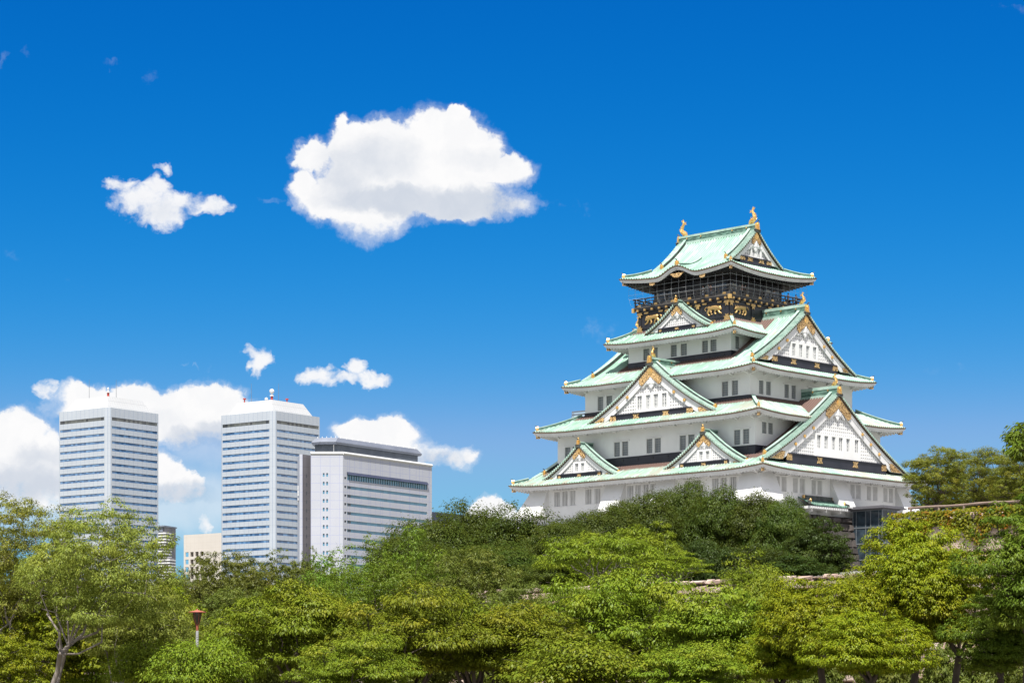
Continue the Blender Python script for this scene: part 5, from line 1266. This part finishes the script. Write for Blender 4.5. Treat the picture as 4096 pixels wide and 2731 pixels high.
SPEC = {
 'cherry': dict(leaf='cherry', bark='dark', fork=.26, nl=7, tr=.17, cz=.63, rz=.36, pads=46, pr=(.70, 1.60), pf=.40, nleaf=900, ll=.15, lw=.068, droop=.45, up=.8, twig=1.0, inner=.2, spr=36, spread_=.105),
 'locust': dict(leaf='locust', bark='grey', fork=.36, nl=5, tr=.125, trunks=2, cz=.67, rz=.34, pads=66, pr=(.60, 1.20), pf=.75, nleaf=800, ll=.12, lw=.045, droop=.45, up=.4, twig=1.0, zig=.3, inner=.2, spr=24, spread_=.14),
 'maple': dict(leaf='maple', bark='dark', fork=.30, nl=6, tr=.16, cz=.56, rz=.43, pads=62, pr=(.6, 1.2), pf=.50, nleaf=420, ll=.17, lw=.10, droop=.3, up=.7, inner=.25),
 'dull': dict(leaf='dull', bark='brown', fork=.22, nl=6, tr=.13, cz=.57, rz=.43, pads=74, pr=(.6, 1.3), pf=.85, nleaf=640, ll=.15, lw=.06, droop=.1, up=.45, inner=.25, spr=24),
 'bright': dict(leaf='bright', bark='brown', fork=.2, nl=6, tr=.13, cz=.55, rz=.45, pads=66, pr=(.6, 1.2), pf=.95, nleaf=430, ll=.18, lw=.06, droop=-.3, up=.4, inner=.25, spr=26),
 'oak': dict(leaf='oak', bark='dark', fork=.25, nl=6, tr=.26, cz=.55, rz=.46, pads=54, pr=(.8, 2.0), pf=.78, nleaf=1150, ll=.16, lw=.09, droop=.1, up=.8, twig=.4, inner=.45, spr=34, spread_=.15),
 'fir': dict(leaf='fir', bark='dark', fork=.3, nl=7, tr=.22, cz=.50, rz=.52, pads=80, pr=(.65, 1.3), pf=.60, nleaf=560, ll=.19, lw=.09, droop=-.1, up=.5, twig=.4, inner=.35, spr=30, spread_=.15),
 'silk': dict(leaf='silk', bark='grey', fork=.18, nl=11, tr=.15, cz=.52, rz=.47, pads=50, pr=(.6, 1.3), pf=.34, nleaf=420, ll=.22, lw=.08, droop=.45, up=.9, twig=1.0, inner=.75, flat_base=False, spr=26),
 'camphor': dict(core=.10, leaf='camphor', bark='dark', fork=.42, nl=6, tr=.19, cz=.68, rz=.32, pads=30, pr=(.65, 1.45), pf=.85, nleaf=2300, ll=.125, lw=.05, droop=.22, up=.7, twig=1.0, inner=.5, gap=.98, shell=.12, spr=60, spread_=.085),
 'deep': dict(core=.12, leaf='deep', bark='dark', fork=.40, nl=6, tr=.2, cz=.64, rz=.36, pads=34, pr=(.65, 1.4), pf=.80, nleaf=1900, ll=.135, lw=.052, droop=.2, up=.7, twig=1.0, inner=.5, gap=.98, shell=.12, spr=56, spread_=.088),
 'pine': dict(leaf='pine', bark='dark', fork=.35, nl=8, tr=.24, cz=.58, rz=.42, pads=70, pr=(.6, 1.2), pf=.50, nleaf=620, ll=.15, lw=.05, droop=-.25, up=.6, twig=1.0, zig=.4, inner=.4, gap=.85, spr=24),
 'shrub': dict(leaf='dull', bark='brown', fork=.15, nl=5, tr=.06, cz=.5, rz=.5, pads=40, pr=(.4, .9), pf=.8, nleaf=260, ll=.2, lw=.09, droop=.1, up=.4, twig=.3, trunks=2, inner=.3)}
GROUPS = {'cherry': 'cherry trees in the front row', 'oak': 'dark trees on the castle hill', 'dull': 'dull green trees in the middle row', 'bright': 'fresh green trees in the middle row', 'camphor': 'yellow green trees at the right', 'locust': 'feathery trees at the left', 'pine': 'pines beside the castle', 'deep': 'deep green trees at the right edge', 'maple': 'yellow green trees behind the left trunks', 'fir': 'dark conifers on the castle hill', 'silk': 'flat topped silk trees', 'shrub': 'shrubs behind the log rail'}
PROTO = {}
NAMES = {'cherry': 'cherry_tree', 'locust': 'feathery_tree', 'maple': 'maple_tree', 'dull': 'broadleaf_tree', 'bright': 'leafy_tree', 'oak': 'dark_broadleaf_tree', 'fir': 'conifer_tree', 'silk': 'silk_tree', 'camphor': 'camphor_tree', 'deep': 'evergreen_tree', 'pine': 'pine_tree', 'shrub': 'shrub'}
def plant(kind, px, top, D, wpx, label, zb=GZ, own=None, seed=0, rot=None, **kw):
    """a tree of real size standing D metres away, its crown topping out at photo row 'top'"""
    x = (px - 2048) / F * D; H = (HY - top) / F * D - zb; Rr = wpx / 2 / F * D
    key = (kind, own if own is not None else seed)
    if key not in PROTO:
        sp = dict(SPEC[kind]); sp.update(kw); t = grow(11 + hash_(kind) + seed * 17, H, Rr, **sp); PROTO[key] = (t, H, Rr); first = True
    else: t, first = PROTO[key][0], False
    o = t if first else copy_tree(t)
    _, H0, R0 = PROTO[key]
    o.name = NAMES[kind]; o.location = (x, D, zb); o.rotation_euler = (0, 0, (px * 1.37) % 6.28 if rot is None else rot); o.scale = (Rr / R0, Rr / R0, H / H0)
    return tag(o, label, 'shrub' if kind == 'shrub' else 'tree', GROUPS[kind])
def hash_(s): return sum(ord(c) * (i + 3) for i, c in enumerate(s)) % 1000
# --- front row
plant('locust', 190, 2020, 104, 780, 'big airy tree with forking pale grey trunks at the lower left', own='a', bend=(2.1, 0), rot=0)
plant('locust', 40, 1970, 122, 640, 'tall airy tree cut off by the left edge of the photo', own='b', seed=2)
plant('locust', 560, 2310, 116, 560, 'feathery drooping tree between the grey trunked tree and the red capped lamp', own='a2', seed=4)
plant('maple', 190, 2280, 124, 640, 'yellow green maple with dark trunks behind the pale grey trunks', seed=0)
plant('maple', 640, 2265, 140, 420, 'yellow green maple above and left of the lamp', seed=0)
plant('maple', 20, 2300, 130, 420, 'yellow green maple low at the left edge', seed=0)
plant('cherry', 860, 2500, 112, 430, 'low cherry tree just right of the lamp post', seed=1, pads=55, nleaf=300)
plant('cherry', 620, 2530, 108, 420, 'low cherry tree just left of the lamp post', seed=1)
plant('cherry', 1170, 2310, 108, 720, 'broad cherry tree in layered tiers, right of the lamp', seed=2)
plant('cherry', 1640, 2330, 106, 820, 'broad cherry tree in layered tiers, below the broad office block', seed=3)
plant('cherry', 2080, 2400, 108, 720, 'broad cherry tree in the middle of the front row', seed=2)
plant('cherry', 1420, 2520, 99, 620, 'low front cherry tree overlapping two taller ones', seed=3)
plant('cherry', 2480, 2245, 118, 820, 'wide cherry tree in front of the stone wall, below the flat topped silk tree', seed=3)
plant('cherry', 2900, 2330, 112, 680, 'cherry tree in front of the stone wall, left of the yellow green trees', seed=2)
plant('cherry', 2330, 2520, 98, 640, 'low cherry tree at the bottom middle', seed=1)
plant('cherry', 2750, 2560, 97, 600, 'low cherry tree at the bottom, right of the middle', seed=2)
plant('cherry', 3010, 2165, 150, 360, 'small cherry with a dark bare fork, in front of the dark conifer', seed=5, pads=50, nleaf=260, fork=.5, cz=.72, rz=.28)
plant('camphor', 3630, 2045, 105, 430, 'tall rounded yellow green tree in front of the glass lift tower', own='a', seed=1)
plant('camphor', 3300, 2290, 101, 560, 'rounded yellow green tree left of the tallest yellow green one', own='b', seed=2)
plant('camphor', 3480, 2430, 95, 520, 'low bright tree in front of the tallest yellow green one', own='b', seed=2)
plant('camphor', 3790, 2170, 104, 430, 'yellow green tree with some rusty leaves, below the ivy wall', own='a', seed=1)
plant('camphor', 3130, 2480, 104, 400, 'small yellow green tree beside the cherries at the lower right', own='b', seed=2)
plant('deep', 4100, 1930, 93, 520, 'big deep green tree at the right edge', own='a', seed=1)
plant('deep', 3990, 2330, 97, 420, 'smaller deep green tree low at the right edge', own='a', seed=1)
plant('deep', 4205, 1645, 84, 470, 'leafy branch tip reaching in at the upper right edge', own='top', seed=3, cz=.90, rz=.10, fork=.8, pads=26, nleaf=260, pr=(.4, .7), ll=.2, lw=.09)
for px_, tp, D_, w_, lb in ((60, 2500, 118, 420, 'low yellow green maple in the lower left corner'), (380, 2480, 126, 460, 'low yellow green maple right of the pale grey trunks'), (520, 2400, 142, 460, 'yellow green maple behind the feathery drooping tree'), (250, 2130, 136, 420, 'tall yellow green maple behind the big airy tree'), (-20, 2150, 140, 420, 'tall yellow green maple behind the left edge tree')): plant('maple', px_, tp, D_, w_, lb, seed=(0 if px_ % 100 else 1))
plant('cherry', 795, 2525, 97, 420, 'lowest cherry top, hiding the foot of the lamp post', seed=1)
for px_, tp, D_, w_, lb, sd in ((2320, 2290, 150, 420, 'cherry tree against the stone wall below the wide silk tree', 3), (2600, 2280, 150, 400, 'cherry tree against the stone wall left of the bare forked cherry', 1), (3030, 2262, 144, 400, 'cherry tree against the stone wall below the bare forked cherry', 2), (3420, 2250, 141, 400, 'cherry tree behind the yellow green trees', 3)): plant('cherry', px_, tp, D_, w_, lb, seed=sd)
for px_, tp, D_, w_, lb, sd in ((980, 2390, 121, 460, 'cherry tree squeezed between the lamp and the first broad cherry', 1), (1880, 2345, 122, 520, 'cherry tree behind the two middle cherries', 1), (2270, 2390, 124, 480, 'cherry tree behind the bottom middle one', 2), (2690, 2385, 122, 480, 'cherry tree filling the gap right of the widest cherry', 1), (1400, 2400, 121, 480, 'cherry tree behind the low front cherry', 2)): plant('cherry', px_, tp, D_, w_, lb, seed=sd)
# --- middle row
for a_ in ((900, 2205, 150, 520, 'dull green tree right of the beige building', 1), (1110, 2200, 153, 460, 'dull green tree under the second white tower', 2), (1240, 2188, 166, 190, 'small thin tree with a pale stem below the office block side wing', 2),
           (1890, 2195, 150, 540, 'dull green tree below the dark hill trees, left of the stone wall end', 1), (2090, 2290, 141, 420, 'dull green tree over the left part of the stone wall', 2), (760, 2285, 164, 300, 'dull green tree below the beige building', 2), (950, 2350, 136, 460, 'dull dark tree just behind the red capped lamp', 1),
           (1720, 2330, 138, 420, 'low dull tree between the cherries and the fresh green trees', 2)):
    plant('dull', a_[0], a_[1], a_[2], a_[3], a_[4], seed=a_[5])
for a_ in ((1500, 2180, 148, 540, 'fresh green tree below the office block, left of a taller one', 1), (1650, 2135, 156, 500, 'tallest fresh green tree below the right end of the office block', 1), (1370, 2205, 152, 420, 'fresh green tree under the front of the office block', 2), (1300, 2350, 136, 420, 'low fresh green tree behind the layered cherry', 2)):
    plant('bright', a_[0], a_[1], a_[2], a_[3], a_[4], seed=a_[5])
for px_, tp, D_, w_, sd, lb in ((1010, 2245, 168, 420, 1, 'dull green tree below the left face of the second white tower'), (1290, 2225, 170, 420, 2, 'dull green tree below the pale front of the office block'), (880, 2275, 160, 420, 2, 'dull green tree above the layered cherry, below the beige building corner'), (600, 2300, 165, 420, 1, 'dull green tree under the far apartment tower'), (1780, 2240, 160, 420, 1, 'dull green tree below the dark hill trees, right of the fresh green ones'), (690, 2290, 190, 200, 1, 'small tree between the far apartment tower and the beige building'), (820, 2255, 185, 200, 2, 'small dull tree in front of the beige building')): plant('dull', px_, tp, D_, w_, lb, seed=sd)
for px_, tp, D_, w_, lb in ((1120, 2640, 125, 340, 'low bush under the first broad cherry right of the lamp'), (1700, 2640, 126, 340, 'low bush under the cherries below the office block'), (2000, 2640, 128, 330, 'low bush at the foot of the stone wall, below the middle'), (2300, 2620, 130, 320, 'low bush at the foot of the stone wall, left of the bottom middle trunk'), (2650, 2640, 128, 330, 'low bush at the foot of the stone wall, right of the bottom middle'), (2960, 2600, 127, 340, 'low bush in front of the stone wall, beside the yellow green trees'), (3250, 2600, 124, 320, 'low bush under the left yellow green trees'), (3560, 2590, 122, 330, 'low bush under the tallest yellow green tree'), (3830, 2560, 120, 320, 'low bush under the rusty yellow green tree'), (4070, 2580, 115, 320, 'low bush in the lower right corner')): plant('shrub', px_, tp, D_, w_, lb, seed=2)['group'] = 'low bushes along the stone wall'
# --- castle hill
plant('silk', 2400, 2120, 176, 560, 'wide flat topped silk tree with pale grey branches, on the hill below the castle', 8.0, own='a', seed=1)
plant('silk', 2600, 2078, 188, 300, 'small umbrella shaped silk tree top above the wider one', 8.0, own='b', seed=2, pads=22)
plant('silk', 2700, 2205, 172, 330, 'low silk tree to the right of the wide one', 8.0, own='b', seed=2)
for a_ in ((1600, 2140, 222, 320, 'dark tree at the left end of the hill'), (1720, 2075, 240, 420, 'dark tree right of the office block roof line'), (1905, 2030, 246, 400, 'dark tree with the highest crown left of the castle'), (2080, 2045, 241, 380, 'dark tree in front of the castle left corner'),
           (2250, 2085, 232, 360, 'dark tree under the left barred windows of the castle'), (2410, 2035, 236, 380, 'dark tree in front of the lowest castle wall, left of the centre'), (2570, 1985, 241, 380, 'dark tree in front of the lowest castle wall, below its small right front gable'), (2735, 1940, 246, 330, 'tall dark tree with a pointed top against the castle front'),
           (2890, 1965, 241, 360, 'dark tree in front of the castle corner'), (3050, 1985, 239, 380, 'dark tree right of the castle corner'), (3130, 2000, 236, 290, 'dark tree left of the small porch roof'), (2250, 2210, 210, 340, 'lower dark tree beside the wide silk tree'), (1800, 2190, 214, 420, 'lower dark tree at the left of the hill'), (2000, 2180, 216, 380, 'lower dark tree in the middle of the hill left part')):
    plant('oak', a_[0], a_[1], a_[2], a_[3], a_[4], 8.0, seed=1 + (a_[0] // 10) % 2)
for a_ in ((3265, 2075, 226, 300, 'dark spiky conifer left of the glass lift tower'), (3010, 2170, 214, 400, 'dark conifer behind the bare forked cherry'), (2810, 2150, 213, 340, 'dark conifer right of the silk trees'), (3200, 2220, 210, 340, 'lower dark conifer under the spiky one')):
    plant('fir', a_[0], a_[1], a_[2], a_[3], a_[4], 8.0, seed=1 + (a_[0] // 10) % 2)
plant('maple', 2380, 2125, 206, 240, 'small yellow green maple among the dark hill trees', 8.0, seed=7, pads=30)
for a_ in ((3755, 1775, 226, 310, 'airy pine touching the right eave of the castle', 1), (3930, 1785, 233, 330, 'rust tinted pine right of the airy pine', 2), (4070, 1800, 226, 280, 'pine at the right edge behind the deep green tree', 1)):
    plant('pine', a_[0], a_[1], a_[2], a_[3], a_[4], 15.7, seed=a_[5])
for a_ in ((3700, 1960, 246, 160, 'low dark shrub beside the castle foot'), (3840, 1930, 245, 260, 'shrub behind the log rail under the pines'), (3990, 1900, 240, 260, 'shrub behind the right part of the log rail'), (4090, 1900, 236, 200, 'shrub behind the log rail at the right edge')):
    plant('shrub', a_[0], a_[1], a_[2], a_[3], a_[4], 15.7, seed=1)
# --- ivy hanging over the wall top
g_ = np.random.default_rng(5); n = 9000; u = g_.uniform(0, 30, n); hang = g_.random(n) ** .8 * (1.9 + .7 * np.sin(u * .9) + .4 * np.sin(u * 2.3)); nrm_ = np.array((*(np.array(cl(0, -1)) - np.array(cl(0, 0))), 0))
base_ = np.array((*cl(98.5, -96.4), 16.05)); C = base_ + fe * u[:, None] + nrm_ * (g_.uniform(.15, .55, n) + hang * .12)[:, None]; C[:, 2] -= hang; topm = g_.random(n) < .15; C[topm] += -nrm_ * g_.uniform(0, 1.2, topm.sum())[:, None]; C[topm, 2] = 15.95 + g_.uniform(0, .25, topm.sum())
N_ = unit(nrm_ * .8 + np.array((0, 0, .7)) + g_.normal(0, .4, (n, 3))); T_ = unit(np.array((0, 0, -1.0)) + g_.normal(0, .6, (n, 3))); T_ = unit(T_ - N_ * np.sum(T_ * N_, 1)[:, None])
cl_r = np.clip(.08 + .55 * np.sin(u * 1.7 + 1) * np.sin(u * .63) + .35 * (hang / 2.5) + g_.normal(0, .2, n), 0, 1)
me = quads_object('climbing_ivy', C, T_, N_, g_.uniform(.18, .32, n), g_.uniform(.16, .26, n), g_.random(n), cl_r, LM['ivy'])
o = bpy.data.objects.new('climbing_ivy', me); COL.objects.link(o); tag(o, 'ivy turning red in patches, hanging over the high stone wall', 'ivy')
bpy.context.view_layer.update()
